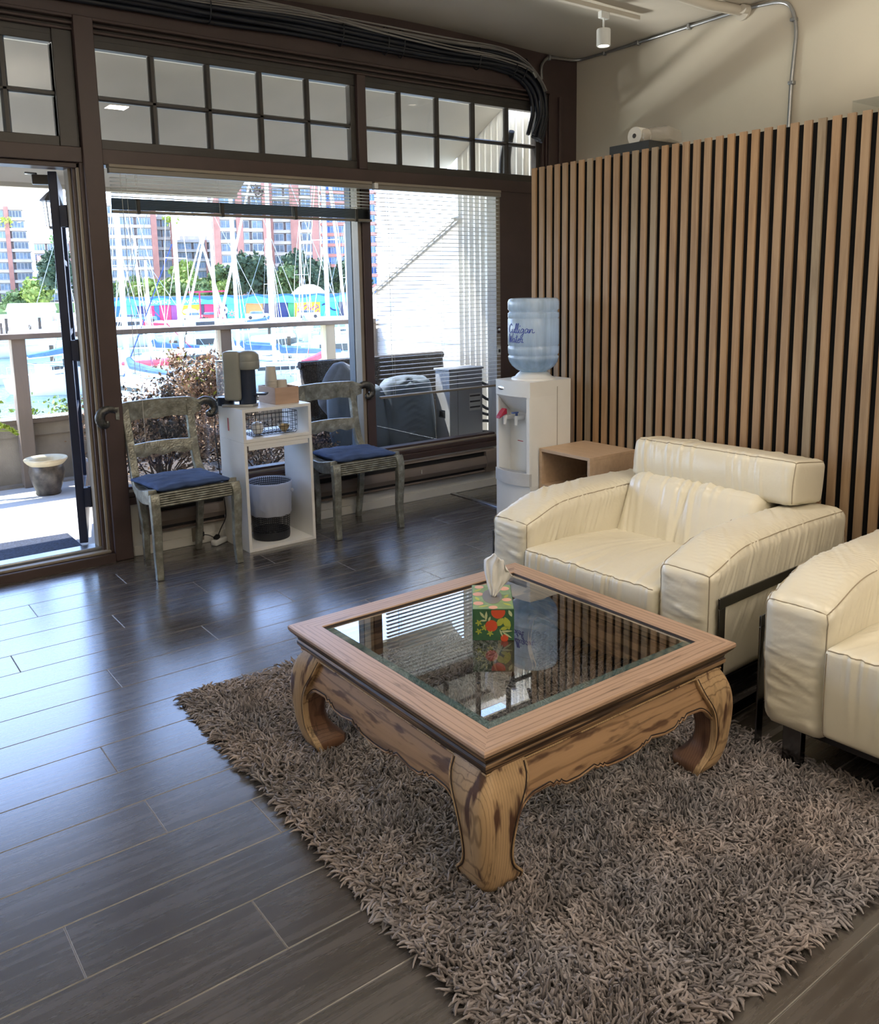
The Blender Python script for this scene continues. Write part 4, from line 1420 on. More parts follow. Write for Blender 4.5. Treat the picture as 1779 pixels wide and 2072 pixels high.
def make_chair(label, group):
    c = thing('side_chair', label, 'chair', (0, 0, 0), 0, group)
    for sg in (-1, 1):
        # front leg, slightly sabre shaped, square section
        pts = catmull([(sg * 0.222, -0.205, 0.455), (sg * 0.226, -0.222, 0.40), (sg * 0.224, -0.222, 0.28), (sg * 0.222, -0.212, 0.14), (sg * 0.224, -0.222, 0.0)], 4)
        MB().tube(pts, [0.036 - 0.010 * (i / (len(pts) - 1)) for i in range(len(pts))], 4, nrm=(1, 1, 0)).build('leg', 'clad', c, bevel=0.004)
        pts = catmull([(sg * 0.178, 0.165, 0.45), (sg * 0.172, 0.160, 0.36), (sg * 0.160, 0.155, 0.20), (sg * 0.152, 0.185, 0.0)], 4)
        MB().tube(pts, [0.030 - 0.007 * (i / (len(pts) - 1)) for i in range(len(pts))], 4, nrm=(1, 1, 0)).build('leg', 'clad', c, bevel=0.004)
        # back post sweeping into the side rail
        pts = catmull([(sg * 0.186, 0.285, 0.875), (sg * 0.184, 0.262, 0.76), (sg * 0.182, 0.232, 0.62), (sg * 0.184, 0.195, 0.50), (sg * 0.196, 0.120, 0.435), (sg * 0.208, 0.0, 0.415), (sg * 0.218, -0.10, 0.425), (sg * 0.222, -0.20, 0.442)], 5)
        mb = MB()
        rings = []
        for i, p in enumerate(pts):
            tt = (pts[min(i + 1, len(pts) - 1)] - pts[max(i - 1, 0)]).normalized()
            side = Vector((1, 0, 0))
            nn = tt.cross(side).normalized()
            f = i / (len(pts) - 1)
            w, h = 0.021 + 0.003 * f, 0.018 + 0.020 * smoothstep(0.45, 0.9, f)
            rings.append([p + side * a * w + nn * b * h for a, b in ((-1, -1), (1, -1), (1, 1), (-1, 1))])
        mb.loft(rings).build('side_rail', 'clad', c, bevel=0.004)
    # reeded front rail
    fr = MB().box(-0.222, 0.222, -0.218, -0.190, 0.385, 0.462)
    fr.build('front_rail', 'clad', c, bevel=0.002)
    rd = MB()
    for k in range(6):
        z = 0.394 + k * 0.0125
        rd.tube([(-0.205, -0.221, z), (0.205, -0.221, z)], 0.0058, 8)
    rd.build('reeding', 'clad', c, smooth=True, angle=60)
    MB().box(-0.18, 0.18, 0.165, 0.19, 0.40, 0.455).build('rear_rail', 'clad', c, bevel=0.003)
    MB().prism([(-0.20, -0.20), (0.20, -0.20), (0.175, 0.18), (-0.175, 0.18)], 0.430, 0.452, 'z').build('seat', 'clad_dark', c)

    # curved rails with carved lower edges
    def rail(nm, xe, yc, z0, z1, bow, th, wav, parent=c, ends=0.0):
        rings = []
        n = 30
        for i in range(n + 1):
            u = -1 + 2 * i / n
            y = yc + bow * (1 - u * u)
            zb = z0 - wav * math.cos(u * math.pi * 3) * (1 - 0.3 * abs(u)) + ends * smoothstep(0.8, 1, abs(u))
            zt = z1 + 0.006 * (1 - u * u) - ends * 1.2 * smoothstep(0.75, 1, abs(u))
            rings.append([(u * xe, y - th / 2, zb), (u * xe, y + th / 2, zb), (u * xe, y + th / 2, zt), (u * xe, y - th / 2 * 0.6, zt), (u * xe, y - th / 2, zt - 0.006)])
        return MB().loft(rings).build(nm, 'clad', parent, smooth=True, angle=35)
    rail('lower_back_rail', 0.172, 0.222, 0.582, 0.654, 0.018, 0.020, 0.008)
    tr = rail('top_rail', 0.245, 0.262, 0.787, 0.888, 0.030, 0.030, 0.004, ends=0.014)
    for sg in (-1, 1):
        pts = catmull([(sg * 0.235, 0.265, 0.848), (sg * 0.275, 0.262, 0.862), (sg * 0.312, 0.258, 0.850), (sg * 0.330, 0.256, 0.820), (sg * 0.322, 0.256, 0.790), (sg * 0.298, 0.256, 0.780), (sg * 0.286, 0.256, 0.798)], 5)
        n = len(pts)
        MB().tube(pts, [0.022 + 0.004 * math.sin(math.pi * i / (n - 1)) - 0.012 * smoothstep(0.8, 1, i / (n - 1)) for i in range(n)], 10, flat=0.85, nrm=(0, 1, 0)).build('scroll_end', 'clad_dark', tr, smooth=True, angle=50)
    return c


def cushion_fn(o, n, u):
    p = o.copy()
    p.z += 0.0035 * noise.noise(Vector((o.x * 16, o.y * 9, o.z * 3))) + 0.003 * noise.noise(o * 35)
    pin = smoothstep(0.55, 1.0, abs(u.x) * abs(u.y))
    p.z = p.z * (1 - 0.45 * pin)
    p.x += math.copysign(0.012, o.x) * pin
    p.y += math.copysign(0.012, o.y) * pin
    p.z += 0.0025 * abs(noise.noise(Vector((o.x * 9 + o.y * 14, o.y * 5 - o.x * 6, 1)))) * 3
    p.x -= 0.008 * (1 - u.x ** 2)
    return p


M['blue_cloth'] = plain('blue_cotton', (0.040, 0.075, 0.19), 0.85, var=0.22, scale=12, bump=0.35, bscale=26, bdist=0.01)
ch1 = make_chair('silver embossed side chair standing next to the open door', None)
ch1.location = (1.607, 4.562, 0)
ch1.rotation_euler = (0, 0, R(1.0))
ch2 = dup(ch1, (2.705, 4.575, 0), R(-1.0), 'silver embossed side chair between the white shelf and the lowered blind')
for (x, y), rz, lb in (((1.600, 4.545), 3, 'thin blue seat cushion on the chair next to the door'), ((2.710, 4.555), -4, 'thin blue seat cushion on the chair between shelf and blind')):
    cu = MB().rbox((0, 0, 0), (0.192, 0.190, 0.0155), 0.014, (26, 26, 2), fn=cushion_fn, bulge=0.006).build('seat_cushion', 'blue_cloth', None, smooth=True, angle=180, loc=(x, y, 0.4745))
    cu.rotation_euler = (R(-1.0), 0, R(rz))
    tag(cu, lb, 'cushion', 'blue chair cushions')
for c_ in (ch1, ch2):
    c_['group'] = 'silver embossed chairs'


# ------------------------------------------------------------------ white shelf units
def shelf_unit(name, label, z0, z1, loc, rz):
    s = thing(name, label, 'shelf', (loc[0], loc[1], z0), rz)
    w, d, t, h = 0.218, 0.165, 0.018, z1 - z0
    MB().box(-w, -w + t, -d, d, 0, h).build('side_panel', 'white_laminate', s, bevel=0.001)
    MB().box(w - t, w, -d, d, 0, h).build('side_panel', 'white_laminate', s, bevel=0.001)
    MB().box(-w + t, w - t, -d, d, h - t, h).build('top_panel', 'white_laminate', s, bevel=0.001)
    MB().box(-w + t, w - t, -d, d, 0, t).build('bottom_panel', 'white_laminate', s, bevel=0.001)
    return s


SL = (2.165, 4.632)
RZ = R(1.0)
su1 = shelf_unit('shelf_unit', 'tall open white shelf unit standing on the floor between the chairs', 0.0, 0.640, SL, RZ)
su2 = shelf_unit('shelf_unit', 'low open white shelf unit stacked on the tall one, holding the wire basket', 0.6415, 0.832, SL, RZ)
MB().box(-0.19, 0.19, -0.1655, -0.160, 0.596, 0.621).build('front_rail', 'white_laminate', su1)
M['red_ink'] = plain('red_ink', (0.42, 0.03, 0.05), 0.5, var=0.1)
MB().slot(0).box(-0.2190, -0.2180, 0.02, 0.075, 0.045, 0.13).slot(1).box(-0.2196, -0.2190, 0.022, 0.040, 0.050, 0.125).build('sticker', ['white_laminate', 'red_ink'], su2)

# coffee machine: head and column look out to the right
M['machine_grey'] = plain('machine_grey', (0.26, 0.27, 0.25), 0.35, var=0.06)
M['machine_navy'] = plain('machine_navy', (0.012, 0.022, 0.050), 0.3, var=0.2)
cmn = thing('coffee_machine', 'grey and navy pod coffee machine on the white shelf', 'coffee machine', (2.035, 4.62, 0.8325), R(-38))
MB().rbox((-0.052, 0, 0.178), (0.050, 0.062, 0.142), 0.018, (3, 3, 3)).build('rear_housing', 'machine_grey', cmn, smooth=True, angle=60)
MB().lathe([(0.002, 0.322), (0.030, 0.321), (0.050, 0.312), (0.062, 0.296), (0.064, 0.262), (0.0635, 0.2605), (0.0645, 0.258), (0.0645, 0.226), (0.058, 0.214), (0.0, 0.212)], (0.035, 0, 0), 32).build('head', 'machine_grey', cmn, smooth=True, angle=40)
MB().lathe([(0.0, 0.002), (0.050, 0.002), (0.050, 0.214), (0.0, 0.214)], (0.022, 0, 0), 28).build('column', 'machine_navy', cmn, smooth=True, angle=40)
MB().rbox((0.092, 0, 0.070), (0.045, 0.036, 0.006), 0.005, (3, 3, 2)).box(0.06, 0.075, -0.02, 0.02, 0.05, 0.075).build('cup_support', 'machine_navy', cmn, smooth=True, angle=50)
MB().prism([(x * 1.0, y) for x, y in [(-0.115, -0.062), (0.03, -0.066), (0.062, -0.052), (0.078, -0.02), (0.078, 0.02), (0.062, 0.052), (0.03, 0.066), (-0.115, 0.062)]], 0.0, 0.016, 'z').build('base_plate', 'steel', cmn, bevel=0.003)
M['clear_tank'] = pane_mat('clear_tank', (0.93, 0.94, 0.95), 1.45, 0.05, 0.12)
MB().lathe([(0.046, 0.05), (0.048, 0.06), (0.048, 0.255)], (-0.118, 0.045, 0), 20).build('water_tank', 'clear_tank', cmn, smooth=True)
MB().lathe([(0.0, 0.0), (0.049, 0.0), (0.049, 0.05), (0.0, 0.05)], (-0.118, 0.045, 0), 20).lathe([(0.0, 0.255), (0.049, 0.255), (0.049, 0.262), (0.0, 0.262)], (-0.118, 0.045, 0), 20).build('tank_base', 'machine_navy', cmn, smooth=True)

# open wooden box with paper cups
M['box_wood'] = plain('birch_box', (0.47, 0.32, 0.235), 0.6, var=0.1, scale=5, stretch=(1, 1, 5))
M['paper_cup'] = plain('paper_cup', (0.56, 0.52, 0.46), 0.7, var=0.04)
wb = thing('wooden_box', 'small open wooden box holding paper cups beside the coffee machine', 'box', (2.262, 4.635, 0.8325), R(2))
bw, bd, bh, t = 0.078, 0.105, 0.098, 0.007
for nm, b in (('side', (-bw, -bw + t, -bd, bd, 0, bh)), ('side', (bw - t, bw, -bd, bd, 0, bh)), ('front', (-bw + t, bw - t, -bd, -bd + t, 0, bh)), ('back', (-bw + t, bw - t, bd - t, bd, 0, bh)), ('bottom', (-bw + t, bw - t, -bd + t, bd - t, 0, t))):
    MB().box(*b).build(nm, 'box_wood', wb, bevel=0.001)
for (x, y), n_, h0, lb in (((-0.028, 0.035), 8, 0.012, 'tall upside-down stack of paper cups in the wooden box'), ((0.035, 0.020), 3, 0.012, 'short upside-down stack of paper cups in the wooden box')):
    st = thing('paper_cup_stack', lb, 'paper cups', (2.262 + x, 4.635 + y, 0.8325 + 0.008), 0, 'stacks of paper cups')
    ztop = 0.0
    for k in range(n_):
        z = k * 0.0165
        MB().lathe([(0.0375, z), (0.038, z + 0.003), (0.0365, z + 0.004), (0.0285, z + 0.088), (0.0275, z + 0.090), (0.0, z + 0.088)], n=24).build('cup', 'paper_cup', st, smooth=True, angle=50)

# wire basket with two cups
bk = thing('wire_basket', 'dark wire basket on the low white shelf', 'basket', (2.170, 4.605, 0.6610), R(1))
wr_ = MB()
a, b, h2 = 0.148, 0.105, 0.128


def rr(x, y, z, ins=0.0):
    pts = []
    for cx, cy, s0 in ((x, y, 0), (-x, y, 1), (-x, -y, 2), (x, -y, 3)):
        for k in range(5):
            th = math.pi / 2 * (s0 + k / 4)
            pts.append((math.copysign(abs(cx) - 0.03, cx) + (0.03 - ins) * math.cos(th), math.copysign(abs(cy) - 0.03, cy) + (0.03 - ins) * math.sin(th), z))
    return pts + [pts[0]]


for z, r in ((h2, 0.0021), (0.10, 0.0013), (0.072, 0.0013), (0.045, 0.0013), (0.018, 0.0015)):
    wr_.tube(rr(a, b, z, 0.004 if z < 0.02 else 0), r, 5, caps=False)
for i in range(11):
    x = -a + 0.02 + (2 * a - 0.04) * i / 10
    wr_.tube([(x, -b, h2), (x, -b, 0.012), (x, -b + 0.010, 0.002), (x, b - 0.010, 0.002), (x, b, 0.012), (x, b, h2)], 0.0013, 4)
for i in range(7):
    y = -b + 0.02 + (2 * b - 0.04) * i / 6
    wr_.tube([(-a, y, h2), (-a, y, 0.012), (-a + 0.010, y, 0.002), (a - 0.010, y, 0.002), (a, y, 0.012), (a, y, h2)], 0.0013, 4)
wr_.build('wire_mesh', plain('dark_wire', (0.03, 0.032, 0.036), 0.35, metal=0.8), bk, smooth=True, angle=60)
M['porcelain'] = plain('porcelain', (0.74, 0.74, 0.73), 0.2)
M['brass_cup'] = plain('brass_cup', (0.50, 0.38, 0.20), 0.3, metal=0.6)
cpz = 0.6655
c1 = MB().lathe([(0.0, 0.004), (0.022, 0.002), (0.030, 0.012), (0.037, 0.035), (0.035, 0.055), (0.026, 0.066), (0.012, 0.068), (0.010, 0.072), (0.0, 0.073)], n=24).build('lidded_pot', 'porcelain', None, smooth=True, loc=(2.092, 4.585, cpz))
tag(c1, 'round white lidded pot in the wire basket', 'pot')
c2 = MB().lathe([(0.0, 0.004), (0.014, 0.0), (0.016, 0.008), (0.028, 0.020), (0.036, 0.042), (0.034, 0.042), (0.026, 0.022), (0.0, 0.012)], n=24).build('cup', 'brass_cup', None, smooth=True, loc=(2.250, 4.56, cpz))
tag(c2, 'small gilded cup in the wire basket', 'cup')

# waste basket with liner
M['mesh_black'] = plain('black_wire_mesh', (0.010, 0.012, 0.018), 0.5, var=0.2)
wbx = thing('waste_basket', 'black mesh waste basket inside the tall white shelf', 'waste basket', (2.172, 4.632, 0.0185))
ms = MB()
n_, m_ = 64, 26
H_, r0, r1 = 0.345, 0.108, 0.128
for k in range(n_):
    a0, a1 = 2 * math.pi * k / n_, 2 * math.pi * (k + 0.42) / n_
    ms.add([(r0 * math.cos(a0), r0 * math.sin(a0), 0.02), (r0 * math.cos(a1), r0 * math.sin(a1), 0.02), (r1 * math.cos(a1), r1 * math.sin(a1), H_), (r1 * math.cos(a0), r1 * math.sin(a0), H_)], [(0, 1, 2, 3)])
for k in range(m_):
    z0 = 0.02 + (H_ - 0.02) * k / m_
    z1 = z0 + 0.0048
    ra, rb = (r0 + (r1 - r0) * (z - 0.02) / (H_ - 0.02) + 0.0004 for z in (z0, z1))
    ms.lathe([(ra, z0), (rb, z1)], n=32)
ms.build('mesh_wall', 'mesh_black', wbx)
MB().lathe([(0.0, 0.0), (r0, 0.0), (r0 + 0.003, 0.02), (r0 + 0.003, 0.045), (r0 - 0.002, 0.045), (r0 - 0.003, 0.006), (0, 0.006)], n=36).build('base', 'mesh_black', wbx, smooth=True, angle=30)
t_ = NT('bin_liner')
tr_ = t_.new('ShaderNodeBsdfTransparent')
tr_.inputs[0].default_value = (0.9, 0.92, 0.95, 1)
df_ = t_.new('ShaderNodeBsdfDiffuse')
df_.inputs[0].default_value = (0.72, 0.74, 0.78, 1)
tl_ = t_.new('ShaderNodeBsdfTranslucent')
tl_.inputs[0].default_value = (0.72, 0.75, 0.82, 1)
a_ = t_.new('ShaderNodeMixShader')
b_ = t_.new('ShaderNodeMixShader')
b_.inputs[0].default_value = 0.72
t_.link(df_.outputs[0], a_.inputs[1])
t_.link(tl_.outputs[0], a_.inputs[2])
t_.link(tr_.outputs[0], b_.inputs[1])
t_.link(a_.outputs[0], b_.inputs[2])
t_.link(b_.outputs[0], t_.out.inputs[0])
M['liner'] = t_.m
ln = MB()


def liner_out(u, v):
    th = 2 * math.pi * v
    fl = 0.125 + 0.075 * math.exp(-((math.cos(th - R(-75)) - 1) ** 2) / 0.35)
    z = H_ + 0.004 - u * fl
    r = r0 + (r1 - r0) * (z / H_) + 0.006 + 0.005 * noise.noise(Vector((math.cos(th) * 5, math.sin(th) * 5, u * 2))) * (0.3 + u) + 0.003 * math.sin(th * 17) * u
    return (r * math.cos(th), r * math.sin(th), z)


ln.grid(liner_out, 14, 90)
ln.grid(lambda u, v: ((r1 + 0.004 - 0.012 * u + 0.004 * math.sin(v * 60) * u) * math.cos(2 * math.pi * v), (r1 + 0.004 - 0.012 * u + 0.004 * math.sin(v * 60) * u) * math.sin(2 * math.pi * v), H_ + 0.004 - 0.20 * u), 8, 60)
ln.ball((0.135 * math.cos(R(-40)), 0.135 * math.sin(R(-40)), H_ - 0.055), 0.012, 6)
lo = ln.build('bin_liner', 'liner', None, smooth=True, angle=180, loc=(2.172, 4.632, 0.0185))
tag(lo, 'white plastic bag lining the black waste basket', 'bag')

# power bar, plug and wall outlet under the first chair
pb = thing('power_bar', 'small white power bar with a hanging black cord, under the chair by the door', 'power bar', (1.885, 4.755, 0.0), R(32))
MB().rbox((0, 0, 0.018), (0.055, 0.022, 0.0175), 0.008, (3, 3, 2)).build('body', 'white_plastic', pb, smooth=True, angle=60)
pb_cord_parent = pb
pb_inv = (Matrix.Translation((1.885, 4.755, 0)) @ Matrix.Rotation(R(32), 4, 'Z')).inverted()
MB().obox((-0.02, 0, 0.046), (0.035, 0.026, 0.022), (0, R(-15), 0)).build('plug', 'black_plastic', pb, bevel=0.003)
MB().tube(catmull([(1.875, 4.745, 0.050), (1.895, 4.735, 0.10), (1.925, 4.73, 0.16), (1.928, 4.735, 0.24), (1.920, 4.745, 0.36), (1.915, 4.77, 0.52), (1.92, 4.80, 0.70), (1.95, 4.815, 0.86), (1.975, 4.78, 0.842)], 6), 0.0035, 6).build('power_cord', 'black_plastic', pb_cord_parent, smooth=True, angle=60).matrix_basis = pb_inv
ol = thing('wall_outlet', 'beige outlet in the baseboard behind the chair by the door', 'outlet', (1.785, Y0 - 0.0125, 0.022))
MB().box(-0.036, 0.036, -0.006, 0, 0, 0.085).build('plate', 'beige_trim', ol, bevel=0.002)
MB().rbox((0.012, -0.022, 0.045), (0.016, 0.016, 0.014), 0.005, (2, 2, 2)).build('plug', 'black_plastic', ol, smooth=True)
MB().tube(catmull([(1.80, 4.79, 0.066), (1.83, 4.775, 0.060), (1.855, 4.765, 0.045)], 4), 0.003, 6).build('short_cord', 'black_plastic', ol, smooth=True, angle=60).matrix_basis = Matrix.Translation((-1.785, -(Y0 - 0.0125), -0.022))

# ------------------------------------------------------------------ water cooler (front faces the windows' side, local -Y)
wc = thing('water_cooler', 'white floor-standing water cooler against the slatted partition', 'water cooler', (2.968, 3.333, 0), R(-90))
CW = 0.136


def plan(y0f, bulge=0.020, n=10):
    pts = [(CW, 0.290), (CW, y0f + 0.02)]
    for k in range(n + 1):
        u = 1 - 2 * k / n
        pts.append((CW * u * 0.985, y0f - bulge * (1 - u * u)))
    pts += [(-CW, y0f + 0.02), (-CW, 0.290), (-CW + 0.02, 0.305), (CW - 0.02, 0.305)]
    return pts


MB().prism(plan(0.0), 0.0, 0.455, 'z').build('lower_panel', 'white_plastic', wc, smooth=True, angle=40)
MB().prism(plan(0.0), 0.925, 0.995, 'z').build('upper_panel', 'white_plastic', wc, smooth=True, angle=40)
MB().box(-CW + 0.02, CW - 0.02, 0.085, 0.304, 0.455, 0.925).build('rear_housing', 'white_plastic', wc)
for sg in (-1, 1):
    MB().prism([(sg * (CW - 0.02), 0.305), (sg * CW, 0.290), (sg * CW, 0.01), (sg * (CW - 0.006), -0.002), (sg * (CW - 0.026), -0.004), (sg * (CW - 0.020), 0.09)], 0.455, 0.925, 'z').build('side_cheek', 'white_plastic', wc, smooth=True, angle=40)
    MB().box(sg * CW - 0.0012, sg * CW + 0.0012, 0.190, 0.193, 0.02, 0.97).build('panel_joint', 'blind_rail', wc)
MB().add([(-CW + 0.02, -0.012, 0.926), (CW - 0.02, -0.012, 0.926), (CW - 0.03, 0.086, 0.825), (-CW + 0.03, 0.086, 0.825)], [(0, 1, 2, 3)]).build('niche_hood', 'white_plastic', wc)
MB().prism(plan(-0.006, 0.030)[1:13], 0.458, 0.525, 'z').build('drip_tray', plain('tray_grey', (0.55, 0.56, 0.57), 0.35), wc, smooth=True, angle=40)
MB().prism([(x * 0.86, y + 0.006) for x, y in plan(-0.006, 0.030)[1:13]], 0.5255, 0.5262, 'z').build('tray_grille', plain('grille_grey', (0.30, 0.31, 0.32), 0.5), wc)
mb = MB()
mb.prism(plan(-0.001), 0.995, 1.004, 'z').build('top_plate', 'white_plastic', wc, smooth=True, angle=40)
MB().lathe([(0.118, 1.004), (0.116, 1.012), (0.100, 1.016), (0.088, 1.030), (0.072, 1.044), (0.060, 1.046), (0.045, 1.030)], (0, 0.148, 0), 32).build('bottle_collar', 'white_plastic', wc, smooth=True, angle=40)
for x, yl, knob in ((-0.072, 0.0, 'red'), (-0.008, 0.022, 'blue'), (0.052, 0.05, None)):
    tp_ = MB()
    tp_.tube([(x, 0.086, 0.800), (x, yl + 0.012, 0.800)], 0.013, 12)
    if knob:
        tp_.tube([(x, yl + 0.010, 0.800), (x, yl + 0.008, 0.765)], [0.011, 0.008], 12).lathe([(0.012, 0.815), (0.013, 0.80), (0.010, 0.79), (0, 0.79)], (x, yl + 0.012, 0), 12)
    else:
        tp_.tube([(x, 0.086, 0.800), (x, 0.060, 0.800)], 0.021, 14)
    tb_ = tp_.build('tap', 'white_plastic', wc, smooth=True, angle=50)
    if knob == 'red':
        MB().prism([(-0.002, 0.822), (0.020, 0.816), (0.052, 0.800), (0.050, 0.812), (0.028, 0.838), (0.010, 0.852), (0.0, 0.850)], -0.016, 0.016, 'x').build('red_lever', plain('red_plastic', (0.35, 0.02, 0.05), 0.3), tb_, bevel=0.003, loc=(x, yl + 0.04 - 0.03, 0)).scale = (1, -1, 1)
    elif knob == 'blue':
        MB().box(-0.009, 0.009, -0.030, 0.008, 0.828, 0.836).box(-0.005, 0.005, -0.006, 0.006, 0.812, 0.832).build('blue_lever', plain('blue_plastic', (0.06, 0.10, 0.28), 0.3), tb_, bevel=0.002, loc=(x, yl + 0.012, 0))
MB().grid(lambda u, v: (-0.072 + 0.024 * math.cos(2 * math.pi * v) * u, -0.0185 - 0.003 * (1 - u), 0.962 + 0.010 * math.sin(2 * math.pi * v) * u), 4, 24).build('badge', 'chrome', wc, smooth=True, angle=180)
MB().box(-0.055, -0.012, 0.0838, 0.0846, 0.668, 0.672).build('printed_line', 'red_ink', wc)

# bottle
t_ = NT('bottle_plastic')
v_ = t_.coords((1, 1, 1))
fr_ = t_.fresnel(1.5)
nb_ = t_.bump(t_.noise(t_.coords((1, 1, 0.25)), 60, 3), 0.5, 0.002)
gl_ = t_.new('ShaderNodeBsdfGlossy')
gl_.inputs['Roughness'].default_value = 0.12
t_.link(nb_, gl_.inputs['Normal'])
t_.link(nb_, fr_.inputs['Normal'])
tr_ = t_.new('ShaderNodeBsdfTransparent')
tr_.inputs[0].default_value = (0.80, 0.90, 0.97, 1)
df_ = t_.new('ShaderNodeBsdfTranslucent')
df_.inputs[0].default_value = (0.80, 0.92, 1.0, 1)
d2_ = t_.new('ShaderNodeBsdfDiffuse')
d2_.inputs[0].default_value = (0.72, 0.85, 0.98, 1)
m0_ = t_.new('ShaderNodeMixShader')
t_.link(df_.outputs[0], m0_.inputs[1])
t_.link(d2_.outputs[0], m0_.inputs[2])
m1_ = t_.new('ShaderNodeMixShader')
fz_ = t_.ramp(t_.noise(t_.coords((16, 16, 2.2)), 1.0, 4), [(0.35, (0.48, 0.48, 0.48)), (0.65, (0.80, 0.80, 0.80))])
t_.link(fz_, m1_.inputs[0])
t_.link(tr_.outputs[0], m1_.inputs[1])
t_.link(m0_.outputs[0], m1_.inputs[2])
m2_ = t_.new('ShaderNodeMixShader')
t_.link(fr_.outputs[0], m2_.inputs[0])
t_.link(m1_.outputs[0], m2_.inputs[1])
t_.link(gl_.outputs[0], m2_.inputs[2])
t_.link(m2_.outputs[0], t_.out.inputs[0])
M['bottle_plastic'] = t_.m
BX, BY = 2.968 + 0.148, 3.333
wbt = thing('water_bottle', 'large blue tinted water bottle upside down on the white cooler', 'bottle', (BX, BY, 1.034))
prof = [(0.030, -0.015), (0.034, 0.0), (0.060, 0.008), (0.092, 0.022), (0.115, 0.042), (0.128, 0.064), (0.133, 0.082), (0.134, 0.090), (0.129, 0.096), (0.129, 0.101), (0.134, 0.107), (0.135, 0.130), (0.135, 0.142), (0.1315, 0.146), (0.1315, 0.150), (0.135, 0.154), (0.135, 0.285), (0.1325, 0.289), (0.1325, 0.293), (0.135, 0.297), (0.135, 0.318), (0.127, 0.324), (0.127, 0.330), (0.135, 0.338), (0.135, 0.376), (0.131, 0.388), (0.120, 0.395), (0.05, 0.392), (0.0, 0.392)]
MB().lathe(prof, n=56).build('shell', 'bottle_plastic', wbt, smooth=True, angle=50)
M['water'] = pane_mat('bottle_water', (0.60, 0.80, 0.90), 1.33, 0.0, 0.10, (0.30, 0.5, 0.6))
MB().lathe([(0.0, 0.010), (0.056, 0.010), (0.088, 0.025), (0.111, 0.044), (0.124, 0.066), (0.128, 0.080), (0.0, 0.080)], n=40).build('water', 'water', wbt, smooth=True, angle=50)
GL = {'C': ([[(1.0, 1.7), (0.7, 2.1), (0.2, 1.6), (0.05, 0.8), (0.3, 0.05), (0.7, 0.05), (1.1, 0.4)]], 1.15),
      'u': ([[(0, 0.9), (0.08, 0.3), (0.3, 0.0), (0.55, 0.25), (0.68, 0.95), (0.66, 0.3), (0.9, 0.05)]], 0.9),
      'l': ([[(0, 0.1), (0.28, 1.1), (0.36, 2.0), (0.24, 2.2), (0.12, 1.5), (0.12, 0.4), (0.3, 0.0), (0.48, 0.15)]], 0.46),
      'i': ([[(0, 0.1), (0.2, 0.95), (0.2, 0.25), (0.4, 0.0), (0.5, 0.1)], [(0.32, 1.45), (0.40, 1.75)]], 0.5),
      'g': ([[(0.72, 0.85), (0.4, 1.0), (0.08, 0.55), (0.25, 0.05), (0.6, 0.35), (0.75, 0.95), (0.72, -0.2), (0.5, -1.0), (0.2, -0.95), (0.35, -0.5), (0.95, 0.1)]], 0.95),
      'a': ([[(0.72, 0.85), (0.4, 1.0), (0.08, 0.55), (0.25, 0.02), (0.6, 0.35), (0.76, 0.95), (0.72, 0.2), (0.98, 0.05)]], 0.98),
      'n': ([[(0, 0.1), (0.12, 0.95), (0.10, 0.0), (0.35, 0.8), (0.62, 0.85), (0.66, 0.15), (1.0, 0.1), (1.15, 0.3)]], 1.1),
      'W': ([[(0, 2.0), (0.15, 1.0), (0.3, 0.0), (0.65, 1.5), (0.85, 0.0), (1.4, 2.1)]], 1.25),
      't': ([[(0, 0.15), (0.2, 1.0), (0.27, 1.8), (0.2, 0.4), (0.4, 0.0), (0.55, 0.1)], [(-0.08, 1.2), (0.55, 1.38)]], 0.55),
      'e': ([[(0, 0.4), (0.5, 0.7), (0.38, 1.0), (0.08, 0.6), (0.25, 0.0), (0.65, 0.25)]], 0.62),
      'r': ([[(0, 0.1), (0.12, 1.05), (0.16, 0.8), (0.5, 0.95), (0.52, 0.6), (0.45, 0.1), (0.85, 0.15)]], 0.85)}
M['print_blue'] = plain('print_blue', (0.015, 0.035, 0.33), 0.4, var=0.05)
pt = MB()


def write(word, phi_end, z, unit=0.0225):
    total = sum(GL[c][1] for c in word) * unit * 1.12
    s = -total
    for ch in word:
        strokes, w = GL[ch]
        for st_ in strokes:
            pts = catmull([(x * unit * 1.12, 0, y * unit) for x, y in st_], 5) if len(st_) > 2 else [Vector((x * unit, 0, y * unit)) for x, y in st_]
            P3 = []
            for p in pts:
                ph = phi_end + (s + p.x + p.z * 0.12) / 0.1362
                P3.append((0.1362 * math.cos(ph), 0.1362 * math.sin(ph), z + p.z))
            pt.tube(P3, 0.0017, 5)
        s += w * unit * 1.12


write('Culligan', R(226.9 + 2), 0.218)
write('Water', R(226.9 - 22), 0.168)
pt.build('printed_script', 'print_blue', wbt, smooth=True, angle=60)

# ------------------------------------------------------------------ birch cube stand
M['birch'] = plain('birch_veneer', (0.50, 0.355, 0.235), 0.5, var=0.08, scale=5, stretch=(1.5, 10, 10))
ns = thing('cube_stand', 'pale wooden open cube stand between the water cooler and the armchair', 'side table', (3.02, 3.008, 0), R(-90))
w, d, t, h = 0.178, 0.335, 0.017, 0.660
MB().box(-w, -w + t, 0, d, 0, h - t).build('side_panel', 'birch', ns, bevel=0.001)
MB().box(w - t, w, 0, d, 0, h - t).build('side_panel', 'birch', ns, bevel=0.001)
MB().box(-w, w, 0, d, h - t, h).build('top_panel', 'birch', ns, bevel=0.001)
MB().box(-w + t, w - t, 0, d, 0.455, 0.455 + t).build('shelf', 'birch', ns, bevel=0.001)
MB().box(-w + t, w - t, 0, d, 0.02, 0.02 + t).build('shelf', 'birch', ns, bevel=0.001)
MB().box(-w + t, w - t, d - 0.010, d - 0.004, 0.04, 0.455).build('back_panel', 'birch', ns)


